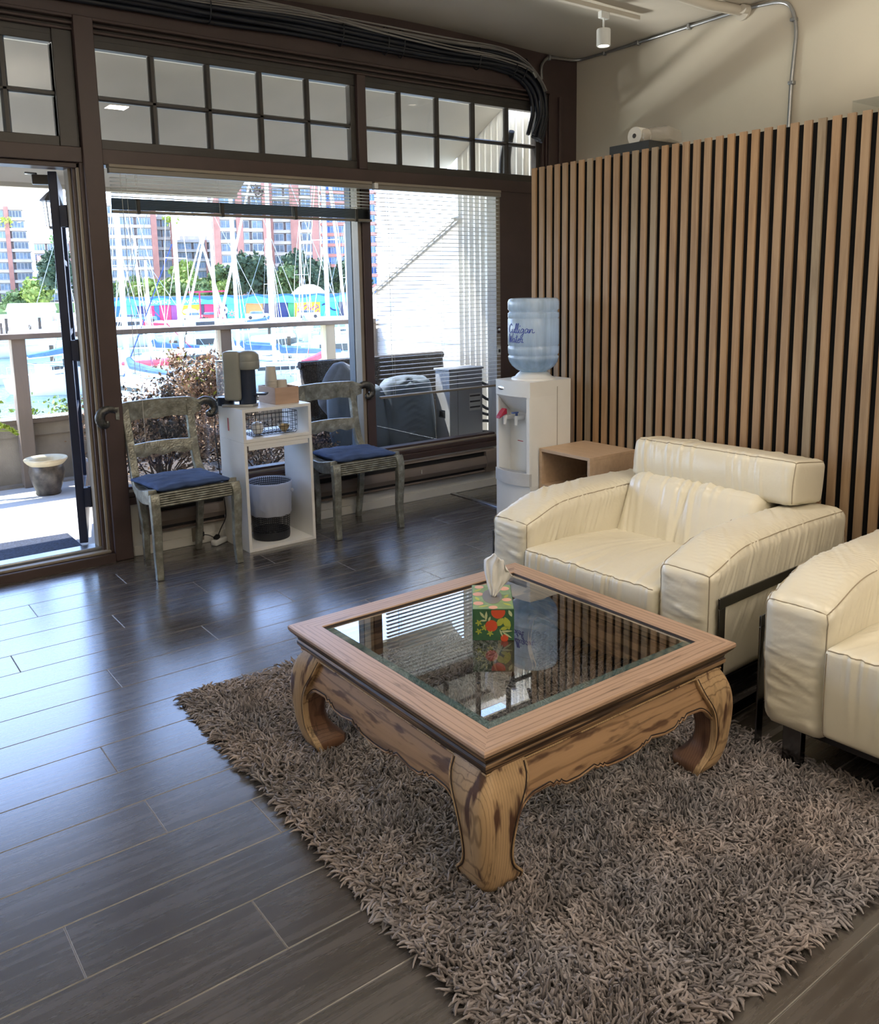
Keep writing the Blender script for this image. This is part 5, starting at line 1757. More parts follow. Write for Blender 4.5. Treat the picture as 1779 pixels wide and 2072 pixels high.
# ------------------------------------------------------------------ patio outside the windows
pf = struct('patio_floor', 'sunlit concrete patio outside the door')
MB().box(-6, 4.72, 4.96, 7.52, -0.35, -0.02).build('slab', 'concrete', pf)
MB().box(-6, 4.5, 7.28, 7.37, -0.02, -0.002).build('gutter_strip', 'kerb', pf)
kw = struct('patio_kerb', 'weathered concrete kerb wall with a brown cap')
MB().box(-6, 4.66, 7.37, 7.52, -5.2, 0.475).build('wall', 'kerb', kw)
MB().box(-6, 4.5, 7.355, 7.37, 0.375, 0.475).build('upper_band', 'kerb', kw)
MB().box(-6, 4.5, 7.335, 7.55, 0.475, 0.515).build('cap_board', 'weathered_wood', kw, bevel=0.004)
rlg = thing('patio_railing', 'weathered wooden railing with glass panels along the patio', 'railing', (0, 0, 0))
MB().box(-6, 4.62, 7.22, 7.37, 1.150, 1.192).build('top_rail', 'weathered_wood', rlg, bevel=0.004)
for x, mt in ((-4.0, 'weathered_wood'), (-2.2, 'weathered_wood'), (-0.4, 'weathered_wood'), (1.31, 'weathered_wood'), (3.00, 'weathered_wood'), (4.06, 'light_wood_post'), (4.53, 'weathered_wood')):
    MB().box(x, x + 0.10, 7.235, 7.345, -0.02, 1.15).build('post', mt, rlg, bevel=0.003)
xs = [-6, -4.0, -2.2, -0.4, 1.31, 3.00, 4.06, 4.54]
M['rail_glass'] = pane_mat('railing_glass', (0.90, 0.95, 0.94), 1.5)
for a, b in zip(xs[:-1], xs[1:]):
    MB().box(a + 0.11, b - 0.01, 7.29, 7.298, 0.52, 1.15).build('glass_panel', 'rail_glass', rlg)

M['canopy'] = plain('canopy_board', (0.50, 0.47, 0.41), 0.85, var=0.06, scale=3, bump=0.1, bscale=60)
M['trim_cream'] = plain('cream_exterior_trim', (0.85, 0.80, 0.72), 0.6, var=0.03)
cy = struct('patio_canopy', 'grey beige sloping canopy over the patio')
MB().prism([(5.30, 2.857), (6.51, 2.241), (6.51, 2.32), (5.30, 2.935)], -6, 2.90, 'x').build('canopy_board', 'canopy', cy)
MB().prism([(5.30, 2.857), (6.06, 2.470), (6.06, 2.545), (5.30, 2.935)], 2.90, 4.62, 'x').build('canopy_board', 'canopy', cy)
MB().box(2.90, 4.62, 6.05, 6.10, 2.44, 2.565).build('edge_board', 'canopy', cy)
MB().box(-6, 4.62, 5.27, 5.30, 2.857, 2.905).build('cream_trim', 'trim_cream', cy)
MB().box(-6, 4.28, 4.95, 5.32, 2.93, 3.00).build('upper_board', 'canopy', cy)
MB().box(-6, 2.90, 6.50, 6.55, 2.215, 2.34).build('edge_board', 'canopy', cy)
MB().box(-6, 5.2, 4.955, 4.98, 2.78, 3.4).build('outer_lintel', 'trim_cream', cy)

ww = struct('wing_wall', 'white sided wing wall with a sloping top beside the patio')
M['siding_white'] = plain('white_siding', (0.86, 0.84, 0.80), 0.6, var=0.03)
M['corrugated'] = plain('corrugated_metal', (0.74, 0.71, 0.64), 0.45, var=0.06, metal=0.1)
zd = lambda y: 2.101 - (y - 5.826) * 0.45
nb = 16
for k in range(nb):
    z0, z1 = k * 0.145 - 0.02, k * 0.145 + 0.125
    ye = min(7.36, 5.826 + (2.101 - z1) / 0.45)
    if ye > 5.95:
        MB().prism([(4.660, z0), (4.647, z0), (4.655, z1), (4.660, z1)], 5.88, ye, 'y').build('siding_board', 'siding_white', ww)
MB().prism([(5.88, -0.02), (7.36, -0.02), (7.36, zd(7.36)), (5.88, zd(5.88))], 4.66, 4.72, 'x').build('wall_core', 'siding_white', ww)


def corr(o, e1, e2, L1, L2, pitch, amp, nrm):
    o, e1, e2, nrm = Vector(o), Vector(e1), Vector(e2), Vector(nrm)
    n = int(L1 / pitch * 8)
    return MB().grid(lambda u, v: o + e1 * (L1 * u) + e2 * (L2 * v) + nrm * (amp * math.sin(2 * math.pi * u * L1 / pitch)), n, 1)


corr((4.635, 4.93, -0.02), (0, 1, 0), (0, 0, 1), 0.95, 3.0, 0.075, 0.014, (1, 0, 0)).build('corrugated_sheet', 'corrugated', ww, smooth=True, angle=180)
MB().box(4.65, 4.71, 4.94, 5.88, -0.02, 3.0).build('sheet_backing', 'canopy', ww)
# corrugated roofing that follows the slope and overhangs towards the patio
sl = Vector((0, 1.0, -0.45)).normalized()
corr((4.67, 5.88, 2.095), sl, Vector((-1, 0, -0.28)).normalized(), 1.64, 0.10, 0.095, 0.014, (0, 0.3, 1)).build('sloping_roof_sheet', 'corrugated', ww, smooth=True, angle=180)
MB().bar((4.585, 5.88, 2.060), (4.585, 7.37, 1.390), 0.02, 0.03).build('roof_batten', 'canopy', ww)

dm = thing('doormat', 'dark blue grey doormat on the patio before the door', 'mat', (0, 0, 0))
MB().prism([(0.42, 5.12), (1.235, 5.20), (1.235, 5.62), (0.35, 5.70)], -0.019, -0.004, 'z').build('mat', plain('mat_blue', (0.030, 0.040, 0.070), 0.95, var=0.6, scale=90, bump=0.8, bscale=300), dm)

M['pot_glaze'] = plain('dark_speckled_glaze', (0.085, 0.070, 0.055), 0.35, var=0.7, scale=14)
M['pot_rim'] = plain('cream_glaze', (0.62, 0.52, 0.33), 0.4, var=0.12)
pot = thing('plant_pot', 'empty glazed plant pot with a cream rim by the kerb', 'pot', (1.415, 6.93, -0.02))
MB().lathe([(0.0, 0.0), (0.085, 0.0), (0.092, 0.010), (0.088, 0.028), (0.104, 0.07), (0.122, 0.13), (0.128, 0.18), (0.122, 0.222), (0.116, 0.232)], n=40).build('body', 'pot_glaze', pot, smooth=True, angle=60)
MB().lathe([(0.117, 0.228), (0.135, 0.243), (0.152, 0.262), (0.156, 0.274), (0.150, 0.281), (0.132, 0.277), (0.116, 0.262), (0.108, 0.21), (0.09, 0.12), (0.0, 0.10)], n=40).build('rim', 'pot_rim', pot, smooth=True, angle=60)

# ------------------------------------------------------------------ planting outside
M['leaf_green'] = plain('leaf_green', (0.10, 0.22, 0.035), 0.5, var=0.5, scale=30)
M['leaf_lime'] = plain('leaf_lime', (0.34, 0.42, 0.05), 0.5, var=0.4, scale=30)
M['leaf_dry'] = plain('leaf_dry', (0.46, 0.31, 0.21), 0.8, var=0.6, scale=40)
M['leaf_dark'] = plain('leaf_dark', (0.060, 0.040, 0.030), 0.7, var=0.5, scale=40)
M['twig'] = plain('twig', (0.13, 0.085, 0.055), 0.9, var=0.3)
M['soil'] = plain('soil', (0.055, 0.042, 0.034), 0.95, var=0.5, scale=20, bump=0.8, bscale=60)
M['rock'] = plain('grey_rock', (0.20, 0.20, 0.21), 0.85, var=0.4, scale=9, bump=0.6, bscale=40)
bed = struct('planting_bed', 'soil bed under the picture window')
MB().box(1.72, 3.9, 5.16, 7.22, -0.02, 0.16).build('soil', 'soil', bed)
MB().box(1.70, 3.9, 5.11, 5.16, -0.02, 0.215).build('edging_board', 'weathered_wood', bed, bevel=0.004)
MB().box(1.68, 1.72, 5.11, 7.22, -0.02, 0.215).build('edging_board', 'weathered_wood', bed, bevel=0.004)


def bush(name, label, cat, base, rad, hgt, nleaf, leaf, mats, seed, nst=16, spread=1.0, hollow=0.25, group=None):
    b = thing(name, label, cat, base, 0, group)
    r = random.Random(seed)
    st = MB()
    tips = []
    for k in range(nst):
        a = r.uniform(0, 6.28)
        rr_ = rad * math.sqrt(r.random()) * spread
        h = hgt * r.uniform(0.55, 1.0) * (1 - 0.35 * (rr_ / rad) ** 2)
        p3 = Vector((rr_ * math.cos(a), rr_ * math.sin(a), h))
        mid = Vector((p3.x * 0.35 + r.uniform(-.03, .03), p3.y * 0.35 + r.uniform(-.03, .03), h * 0.5))
        pts = catmull([(0, 0, 0), mid, p3], 4)
        st.tube(pts, [0.007 * (1 - 0.75 * i / (len(pts) - 1)) for i in range(len(pts))], 4)
        tips.append((mid, p3))
        for q in range(4):
            t = r.uniform(0.4, 0.95)
            s0 = mid.lerp(p3, t)
            e = s0 + Vector((r.uniform(-1, 1), r.uniform(-1, 1), r.uniform(0.1, 1))).normalized() * rad * 0.4
            st.tube([s0, s0.lerp(e, 0.5) + Vector((0, 0, 0.01)), e], [0.003, 0.002, 0.001], 3)
            tips.append((s0, e))
    st.build('stems', 'twig', b)
    T0 = np.array([list(a) for a, _ in tips])
    T1 = np.array([list(c) for _, c in tips])
    for i, (mt, frac) in enumerate(mats):
        def fn(rng, n):
            k = rng.integers(0, len(T0), n)
            t = rng.uniform(0.05, 1.1, (n, 1))
            return T0[k] * (1 - t) + T1[k] * t + rng.normal(0, rad * 0.09, (n, 3))
        v, f = leaves(int(nleaf * frac), fn, leaf, seed * 10 + i)
        v[:, 2] = np.maximum(v[:, 2], 0.01)
        tag(put('leaves', rawmesh('leaves', v, f, mt), b), kind='stuff')
    return b


bush('dry_shrub', 'broad dry brown shrub behind the chair by the door', 'shrub', (1.98, 5.90, 0.15), 0.60, 0.62, 7500, 0.017, [('leaf_dry', 0.8), ('leaf_dark', 0.2)], 3, 26, group='dry shrubs in the planting bed')
bush('dry_shrub', 'tall dry shrub reaching above the railing beside the wooden post', 'shrub', (2.46, 6.45, 0.15), 0.34, 1.05, 4200, 0.018, [('leaf_dry', 0.75), ('leaf_lime', 0.06), ('leaf_dark', 0.19)], 5, 20, 0.8, group='dry shrubs in the planting bed')
bush('dry_shrub', 'low twiggy shrub seen through the white shelf', 'shrub', (2.55, 5.55, 0.15), 0.34, 0.42, 2200, 0.014, [('leaf_dry', 0.7), ('leaf_dark', 0.3)], 8, 22, group='dry shrubs in the planting bed')
bush('dry_shrub', 'thin dark leaved shrub close to the door post', 'shrub', (1.82, 5.60, 0.15), 0.30, 0.80, 900, 0.022, [('leaf_dark', 0.9), ('leaf_dry', 0.1)], 13, 12, group='dry shrubs in the planting bed')
bush('dry_shrub', 'small dry shrub below the outdoor wicker sofa', 'shrub', (3.02, 5.45, 0.15), 0.20, 0.30, 1200, 0.012, [('leaf_dry', 0.7), ('leaf_dark', 0.3)], 15, 16, group='dry shrubs in the planting bed')
bush('green_shrub', 'bright green shrub growing beyond the railing', 'shrub', (1.22, 8.0, -0.9), 0.50, 1.90, 2600, 0.030, [('leaf_lime', 0.5), ('leaf_green', 0.5)], 21, 18)
bush('green_vine', 'thin green vine trailing over the kerb', 'vine', (1.78, 7.75, 0.15), 0.42, 0.52, 420, 0.022, [('leaf_lime', 0.6), ('leaf_green', 0.4)], 23, 7)
fern = thing('fern', 'yellow green fern frond at the picture edge by the kerb', 'fern', (0.98, 7.12, 0.30))
v, f = leaves(420, lambda rng, n: (lambda t, s_: np.stack([t * 0.34 - 0.05, rng.normal(0, 0.01, n), 0.22 - (t - 0.6) ** 2 * 0.55 + s_ * 0.05 * (1 - t)], 1))(rng.uniform(0, 1, n), rng.uniform(-1, 1, n)), 0.020, 5)
tag(put('fronds', rawmesh('fronds', v, f, 'leaf_lime'), fern), kind='stuff')
MB().tube([(-0.05, 0, -0.30), (-0.06, 0, 0.0), (0.12, 0, 0.18), (0.30, 0, 0.16)], 0.004, 5).build('stem', 'leaf_lime', fern)

r = random.Random(4)
for i, (x, y, s, lb) in enumerate(((2.28, 5.27, 0.085, 'large pale grey rock in the planting bed'), (2.48, 5.24, 0.055, 'small rock beside the large one in the planting bed'), (2.86, 5.26, 0.05, 'rounded rock in front of the low twiggy shrub'), (1.90, 5.26, 0.06, 'dark rock near the door post'))):
    m_ = MB().ball((0, 0, 0), s, 7, (1.3, 1.0, 0.75))
    m_.v = [tuple(Vector(p) * (1 + 0.22 * noise.noise(Vector(p) * 14 + Vector((i * 5, 0, 0))))) for p in m_.v]
    tag(m_.build('rock', 'rock', None, smooth=True, angle=60, loc=(x, y, 0.16 + s * 0.5)), lb, 'rock', 'rocks in the planting bed')

# ------------------------------------------------------------------ outdoor wicker sofa, cushions, cabinet
def m_wicker():
    t = NT('dark_wicker')
    w1 = t.new('ShaderNodeTexWave')
    w1.inputs['Scale'].default_value = 22
    w1.bands_direction = 'X'
    w2 = t.new('ShaderNodeTexWave')
    w2.inputs['Scale'].default_value = 34
    w2.bands_direction = 'Z'
    v = t.coords((1, 1, 1))
    t.link(v, w1.inputs['Vector'])
    t.link(v, w2.inputs['Vector'])
    mm = t.new('ShaderNodeMath', operation='MULTIPLY')
    t.link(w1.outputs['Fac'], mm.inputs[0])
    t.link(w2.outputs['Fac'], mm.inputs[1])
    c = t.ramp(mm.outputs[0], [(0.1, (0.020, 0.016, 0.014)), (0.6, (0.075, 0.058, 0.050))])
    t.principled(c, 0.6, 0, t.bump(mm.outputs[0], 0.8, 0.01), 0.4)
    return t.m


M['wicker'] = m_wicker()
M['outdoor_cushion'] = plain('outdoor_cushion', (0.13, 0.17, 0.22), 0.8, var=0.12, scale=5, bump=0.2, bscale=40)
ws = thing('wicker_sofa', 'dark wicker outdoor sofa behind the lowered blind', 'sofa', (3.76, 5.50, 0.0))
MB().obox((0, 0.36, 0.56), (1.36, 0.07, 0.72), (R(-9), 0, 0)).build('backrest', 'wicker', ws, bevel=0.02)
MB().tube([(-0.69, 0.41, 0.915), (0.69, 0.41, 0.915)], 0.03, 8).build('top_roll', 'wicker', ws, smooth=True)
MB().box(-0.66, 0.20, -0.28, 0.34, 0.02, 0.24).build('base', 'wicker', ws, bevel=0.01)
for x in (-0.64, 0.18):
    for y in (-0.26, 0.32):
        MB().box(x - 0.02, x + 0.02, y - 0.02, y + 0.02, -0.02, 0.03).build('leg', 'black_plastic', ws)


def pleat(o, n, u):
    p = o.copy()
    if abs(n.y) > 0.5:
        w = math.exp(-((u.x) / 0.42) ** 2)
        p.y += math.copysign(1, n.y) * 0.012 * w * math.sin(o.z * 120 + abs(o.x) * 60)
    return p


for lb, c, hf, rot, fn in (('large flat slate blue outdoor cushion standing behind the side chair', (-0.38, -0.03, 0.500), (0.235, 0.07, 0.25), (R(-10), 0, R(4)), None),
                           ('pleated slate blue outdoor cushion below the blind rail', (0.07, -0.03, 0.510), (0.205, 0.085, 0.27), (R(-8), 0, R(-6)), pleat)):
    cu = MB().rbox((0, 0, 0), hf, 0.055, (18, 4, 24), fn=fn, bulge=0.03).build('outdoor_cushion', 'outdoor_cushion', None, smooth=True, angle=180, loc=(3.70 + c[0], 5.50 + c[1] - 0.0, c[2] + 0.01))
    cu.rotation_euler = rot
    tag(cu, lb, 'cushion', 'slate blue outdoor cushions')
M['denim'] = plain('grey_denim', (0.13, 0.145, 0.17), 0.85, var=0.15, scale=30, bump=0.2, bscale=100)
cu = MB().rbox((0, 0, 0), (0.22, 0.055, 0.20), 0.05, (12, 3, 12), fn=cushion_fn if False else None, bulge=0.04).build('scatter_cushion', 'denim', None, smooth=True, angle=180, loc=(3.38, 5.72, 0.66))
cu.rotation_euler = (R(-14), R(38), 0)
tag(cu, 'grey scatter cushion standing on one corner against the wicker sofa back', 'cushion')

cab = thing('utility_cabinet', 'grey metal utility cabinet outside the lowered blind', 'cabinet', (4.145, 5.29, -0.02))
M['cab_grey'] = plain('cabinet_grey', (0.36, 0.37, 0.385), 0.4, var=0.05, metal=0.3)
MB().box(-0.165, 0.165, -0.09, 0.09, 0, 0.87).build('body', 'cab_grey', cab, bevel=0.004)
MB().box(-0.175, 0.175, -0.10, 0.10, 0.87, 0.885).build('lid', 'cab_grey', cab, bevel=0.003)
MB().box(-0.085, -0.083, -0.0915, -0.0895, 0.02, 0.85).build('door_gap', 'black_plastic', cab)
lb_ = MB().slot(0).box(0.03, 0.145, -0.0915, -0.0905, 0.545, 0.68).slot(1)
for k in range(3):
    lb_.box(0.035, 0.140, -0.0922, -0.0915, 0.655 - k * 0.045, 0.668 - k * 0.045)
lb_.build('rating_label', ['cord_white', 'black_plastic'], cab)
MB().slot(0).box(-0.1665, -0.165, -0.03, 0.05, 0.50, 0.56).slot(1).box(-0.1672, -0.1665, -0.02, 0.04, 0.51, 0.55).build('handle_recess', ['chrome', 'black_plastic'], cab)
MB().tube([(0.10, -0.092, 0.25), (0.10, -0.089, 0.25)], 0.008, 10).build('lock', 'black_plastic', cab)
hs = thing('hoses', 'black hoses curving behind the utility cabinet', 'hoses', (4.30, 5.18, 0))
for k in range(7):
    z = 0.22 + 0.085 * k
    MB().tube(catmull([(0.0, 0.10, z + 0.03), (0.04, -0.02, z + 0.045 * math.sin(k)), (0.085, -0.08, z + 0.02), (0.12, -0.14, z - 0.02 * math.cos(k * 2))], 5), 0.012, 8).build('hose', 'black_cable', hs, smooth=True, angle=60)
# lantern under the canopy edge and the closer bracket
lt = thing('hanging_lantern', 'small dark lantern hanging at the canopy edge above the door', 'lantern', (1.50, 6.42, 1.93))
MB().lathe([(0.0, 0.34), (0.012, 0.34), (0.012, 0.26), (0.03, 0.245), (0.075, 0.20), (0.080, 0.19), (0.0, 0.19)], n=8).build('lantern_cap', 'dark_sash', lt)
MB().lathe([(0.0, 0.0), (0.05, 0.005), (0.06, 0.02), (0.0, 0.02)], n=8).build('base', 'dark_sash', lt)
for k in range(4):
    a = math.pi / 4 + k * math.pi / 2
    MB().bar((0.05 * math.cos(a), 0.05 * math.sin(a), 0.02), (0.065 * math.cos(a), 0.065 * math.sin(a), 0.19), 0.006, 0.006).build('frame_bar', 'dark_sash', lt)
MB().lathe([(0.045, 0.02), (0.058, 0.19)], n=8).build('lantern_glass', 'clear_tank', lt)


# ------------------------------------------------------------------ marina and far shore. polar(az, d): azimuth east of north as seen from the room
def polar(az, d, z=0.0):
    return (d * math.sin(R(az)), d * math.cos(R(az)), z)


t_ = NT('harbour_water')
v_ = t_.coords((0.5, 0.5, 0.5))
n_ = t_.bump(t_.noise(v_, 2.2, 4, 0.6, 0.6), 0.5, 0.25)
c_ = t_.ramp(t_.noise(t_.coords((0.05, 0.05, 0.05)), 1.0, 2), [(0.3, (0.05, 0.095, 0.08)), (0.7, (0.08, 0.14, 0.12))])
t_.principled(c_, 0.12, 0, n_, 0.5)
M['harbour_water'] = t_.m
WZ = -5.0
wtr = MB().add([(-80, 7.6, WZ), (260, 7.6, WZ), (260, 260, WZ), (-80, 260, WZ)], [(0, 1, 2, 3)]).build('harbour_water', 'harbour_water', None)
tag(wtr, 'green harbour water', kind='structure')
M['shore'] = plain('shore_paving', (0.62, 0.60, 0.56), 0.9, var=0.15, scale=0.1)
sh = struct('shore_ground', 'pale paved quay on the far side of the harbour')
o = MB().box(-160, 160, 152, 480, WZ - 1, -3.9).build('quay', 'shore', sh)
o.rotation_euler = (0, 0, R(-23))
o = MB().box(-160, 160, 250, 480, -3.9, -1.0).build('rising_bank', plain('bank_green', (0.12, 0.18, 0.06), 0.9, var=0.4, scale=0.2), sh)
o.rotation_euler = (0, 0, R(-23))

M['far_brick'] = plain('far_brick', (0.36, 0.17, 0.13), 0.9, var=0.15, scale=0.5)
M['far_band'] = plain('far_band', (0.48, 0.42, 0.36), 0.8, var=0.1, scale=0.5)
M['far_dark'] = plain('far_dark_wall', (0.13, 0.10, 0.09), 0.8, var=0.2, scale=0.5)  # dark brown of the set-back storey walls and the market hall core
M['far_frame'] = plain('far_window_frame', (0.42, 0.42, 0.41), 0.5, var=0.05)
M['far_glass'] = plain('far_glass', (0.10, 0.15, 0.20), 0.3, var=0.35, scale=0.9, objvar=0.45)
M['far_blue_glass'] = plain('far_blue_glass', (0.05, 0.13, 0.36), 0.08, var=0.4, scale=0.7, objvar=0.4)
M['far_red'] = plain('far_red', (0.58, 0.22, 0.16), 0.6, var=0.1)


def win_mesh(w, h, nm, glass='far_glass'):
    """a band window: frame, mullions and set-back glass in one shared mesh"""
    m = MB().slot(0)
    f = 0.12
    m.box(-w / 2, w / 2, -0.10, 0.05, 0, f).box(-w / 2, w / 2, -0.10, 0.05, h - f, h)
    for k in range(nm + 1):
        x = -w / 2 + (w - f) * k / nm
        m.box(x, x + f, -0.10, 0.05, f, h - f)
    m.slot(1).box(-w / 2 + 0.02, w / 2 - 0.02, 0.0, 0.04, 0.02, h - 0.02)
    return m.mesh('window', ['far_frame', glass])


def building(name, label, az, d, z0, w, depth, floors, fh, bays, rzoff=0, piers=(), step=0.0, band='far_band', wall='far_dark', pier='far_brick', glass='far_glass', nm=4, group='apartment blocks across the harbour', roof=True):
    b = thing(name, label, 'building', polar(az, d, z0), R(-az + rzoff), group)
    for k in range(floors):
        wk = w * (1 - step * max(0, k - floors * 0.45) / floors)
        z = k * fh
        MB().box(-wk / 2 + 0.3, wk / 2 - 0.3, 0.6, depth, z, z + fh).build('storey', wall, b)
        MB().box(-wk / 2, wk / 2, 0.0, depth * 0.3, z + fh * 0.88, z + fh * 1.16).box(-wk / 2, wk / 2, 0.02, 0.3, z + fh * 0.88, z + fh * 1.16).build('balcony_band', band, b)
        bw_ = wk / bays
        me = win_mesh(bw_ * 0.84, fh * 0.66, nm, glass)
        for q in range(bays):
            x = -wk / 2 + bw_ * (q + 0.5)
            put('window', me, b, (x, 0.45, z + fh * 0.18))
    for px_, pw in piers:
        MB().box(px_ - pw / 2, px_ + pw / 2, -0.35, 1.2, 0, floors * fh * 1.02).build('brick_pier', pier, b)
    if roof:
        MB().box(-w * 0.2, w * 0.25, 2, depth * 0.8, floors * fh * 1.0, floors * fh + 1.8).build('roof_house', band, b)
    return b


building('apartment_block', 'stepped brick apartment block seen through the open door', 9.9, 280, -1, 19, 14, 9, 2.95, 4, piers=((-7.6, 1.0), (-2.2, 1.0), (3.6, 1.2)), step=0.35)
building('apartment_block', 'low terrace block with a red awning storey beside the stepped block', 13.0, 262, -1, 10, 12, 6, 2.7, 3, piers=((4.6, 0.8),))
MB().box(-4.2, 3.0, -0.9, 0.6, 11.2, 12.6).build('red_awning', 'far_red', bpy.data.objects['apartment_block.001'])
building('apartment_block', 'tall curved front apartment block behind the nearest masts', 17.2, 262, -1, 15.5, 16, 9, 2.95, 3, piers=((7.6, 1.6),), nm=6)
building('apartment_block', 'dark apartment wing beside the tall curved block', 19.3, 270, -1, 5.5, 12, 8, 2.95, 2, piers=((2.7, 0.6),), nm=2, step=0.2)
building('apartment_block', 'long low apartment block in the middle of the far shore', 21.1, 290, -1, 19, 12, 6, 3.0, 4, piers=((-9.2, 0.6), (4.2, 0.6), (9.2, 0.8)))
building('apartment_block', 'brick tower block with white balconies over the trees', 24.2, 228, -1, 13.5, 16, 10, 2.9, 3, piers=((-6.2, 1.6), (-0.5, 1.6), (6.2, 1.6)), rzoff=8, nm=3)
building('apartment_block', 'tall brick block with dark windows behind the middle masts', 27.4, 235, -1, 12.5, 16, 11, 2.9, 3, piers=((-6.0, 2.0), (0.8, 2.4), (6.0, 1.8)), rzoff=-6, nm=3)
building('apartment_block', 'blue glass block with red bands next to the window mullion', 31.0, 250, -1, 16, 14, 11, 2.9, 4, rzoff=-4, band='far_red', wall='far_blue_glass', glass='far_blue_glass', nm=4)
# roof garden greenery on blocks
for i, (az, d, z, n) in enumerate(((8.8, 279, 24.8, 60), (10.6, 279, 22.0, 60), (13.4, 261, 15.6, 90), (25.3, 226, 25.5, 90), (19.9, 268, 22.0, 90))):
    v, f = leaves(n, lambda rng, k: rng.normal(0, 1, (k, 3)) * np.array([1.2, 0.8, 0.7]), 0.55, 60 + i)
    tag(put('roof_shrub', rawmesh('leaves', v, f, ['leaf_dark', 'leaf_lime', 'leaf_green'][i % 3]), None, polar(az, d - 1.5, z)), ['dark plants on the stepped block roof', 'lime plants on the stepped block terrace', 'green plants on the low terrace block', 'dark plants on the brick tower roof', 'lime plants on the dark apartment wing'][i], 'plants')

# trees
M['tree_dark'] = plain('tree_dark', (0.035, 0.065, 0.030), 0.8, var=0.5, scale=0.8)
M['tree_mid'] = plain('tree_mid', (0.085, 0.135, 0.040), 0.8, var=0.5, scale=0.8)
M['tree_light'] = plain('tree_light', (0.20, 0.27, 0.055), 0.8, var=0.4, scale=0.8)
M['bark'] = plain('bark', (0.09, 0.065, 0.045), 0.9, var=0.3)


def tree(label, az, d, z0, h, rad, mt, seed, n=900, conifer=False):
    t = thing('tree', label, 'tree', polar(az, d, z0), 0, 'trees on the far shore')
    MB().tube([(0, 0, 0), (0.1, 0, h * 0.4), (0, 0, h * 0.8)], [rad * 0.09, rad * 0.06, rad * 0.02], 6).build('trunk', 'bark', t)
    rng = np.random.default_rng(seed)
    m = 14
    cc = rng.normal(0, 1, (m, 3))
    cc /= np.linalg.norm(cc, axis=1, keepdims=True)
    cc *= rng.uniform(0.2, 0.75, (m, 1)) * np.array([rad, rad, h * 0.36])
    cc[:, 2] += h * 0.58
    if conifer:
        cc[:, :2] *= (1.25 - cc[:, 2:] / h)

    def fn(r, k):
        i = r.integers(0, m, k)
        p = r.normal(0, 1, (k, 3))
        p /= np.linalg.norm(p, axis=1, keepdims=True)
        return cc[i] + p * rad * r.uniform(0.25, 0.48, (k, 1))
    v, f = leaves(n, fn, 0.42 + rad * 0.03, seed + 1, 0.6)
    tag(put('crown', rawmesh('crown', v, f, mt), t), kind='stuff')
    core = MB()
    for c in cc:
        core.ball(tuple(c), rad * 0.30, 5)
    core.build('crown_core', mt, t)


tr_l = [('tall dark conifer beside the open door', 13.15, 196, -3.9, 17.5, 4.6, 'tree_dark', 1, 1700, True),
        ('lime green tree over the pale boat shed', 11.9, 205, -3.9, 8.5, 4.0, 'tree_light', 2, 1000, False),
        ('olive bush row left of the conifer', 10.8, 208, -3.9, 6.0, 3.5, 'tree_mid', 3, 800, False),
        ('dark tree rising behind the door post', 14.6, 196, -3.9, 14.0, 4.5, 'tree_dark', 4, 1300, True),
        ('round bright green tree above the market roof', 20.8, 205, -3.9, 14.0, 4.2, 'tree_light', 5, 1300, False),
        ('small olive tree next to the round bright tree', 22.4, 205, -3.9, 10.5, 3.0, 'tree_mid', 6, 800, False),
        ('palm like tree behind the nearest masts', 17.9, 205, -3.9, 12.0, 2.6, 'tree_mid', 7, 600, False),
        ('orange tinged tree between the two leaning masts', 19.3, 200, -3.9, 9.5, 3.0, 'tree_light', 8, 800, False)]
for k in range(9):
    tr_l.append((['olive shrub mass above the blue fascia', 'light green shrub mass above the blue fascia'][k % 2] + ', ' + ['first', 'second', 'third', 'fourth', 'fifth', 'sixth', 'seventh', 'eighth', 'ninth'][k] + ' from the door post', 16.2 + 0.85 * k, 190 + (k % 3) * 3, -3.9, 8.3 + (k % 2) * 0.8, 3.4, ['tree_mid', 'tree_light'][k % 2], 20 + k, 800, False))
for k in range(8):
    tr_l.append(('dark broad tree in front of the brick blocks, ' + ['first', 'second', 'third', 'fourth', 'fifth', 'sixth', 'seventh', 'eighth'][k] + ' from the middle block', 23.4 + 1.12 * k, 196 - (k % 2) * 4, -3.9, 13.0 + 2.4 * math.sin(k * 1.9), 4.6, 'tree_dark' if k % 3 else 'tree_mid', 40 + k, 1500, False))
tr_l.append(('yellow green tree next to the window mullion', 31.6, 182, -3.9, 7.0, 2.4, 'tree_light', 61, 600, False))
for a in tr_l:
    tree(*a)

# painted market hall with wavy blue fascia
AZM, DM = 23.4, 168
mk = thing('market_hall', 'long low market hall with colourful mural walls and a wavy blue fascia', 'building', polar(AZM, DM, -3.9), R(-AZM))
loc = lambda az: DM * math.tan(R(az - AZM))
x0m, x1m = loc(14.6), loc(33.0)
MB().box(x0m, x1m, 0.5, 12, 0, 4.3).build('hall_core', 'far_dark', mk)
cols = {'blue': (0.03, 0.13, 0.62), 'navy': (0.02, 0.03, 0.11), 'red': (0.62, 0.03, 0.10), 'yellow': (0.92, 0.52, 0.02), 'sky': (0.08, 0.45, 0.80), 'teal': (0.05, 0.50, 0.62), 'orange': (0.85, 0.22, 0.06), 'green': (0.04, 0.24, 0.09), 'dark': (0.05, 0.05, 0.08), 'white': (0.85, 0.85, 0.85), 'purple': (0.25, 0.06, 0.20)}
for k_, c_ in cols.items():
    M['mural_' + k_] = plain('mural_' + k_, c_, 0.7, var=0.12, scale=0.6)
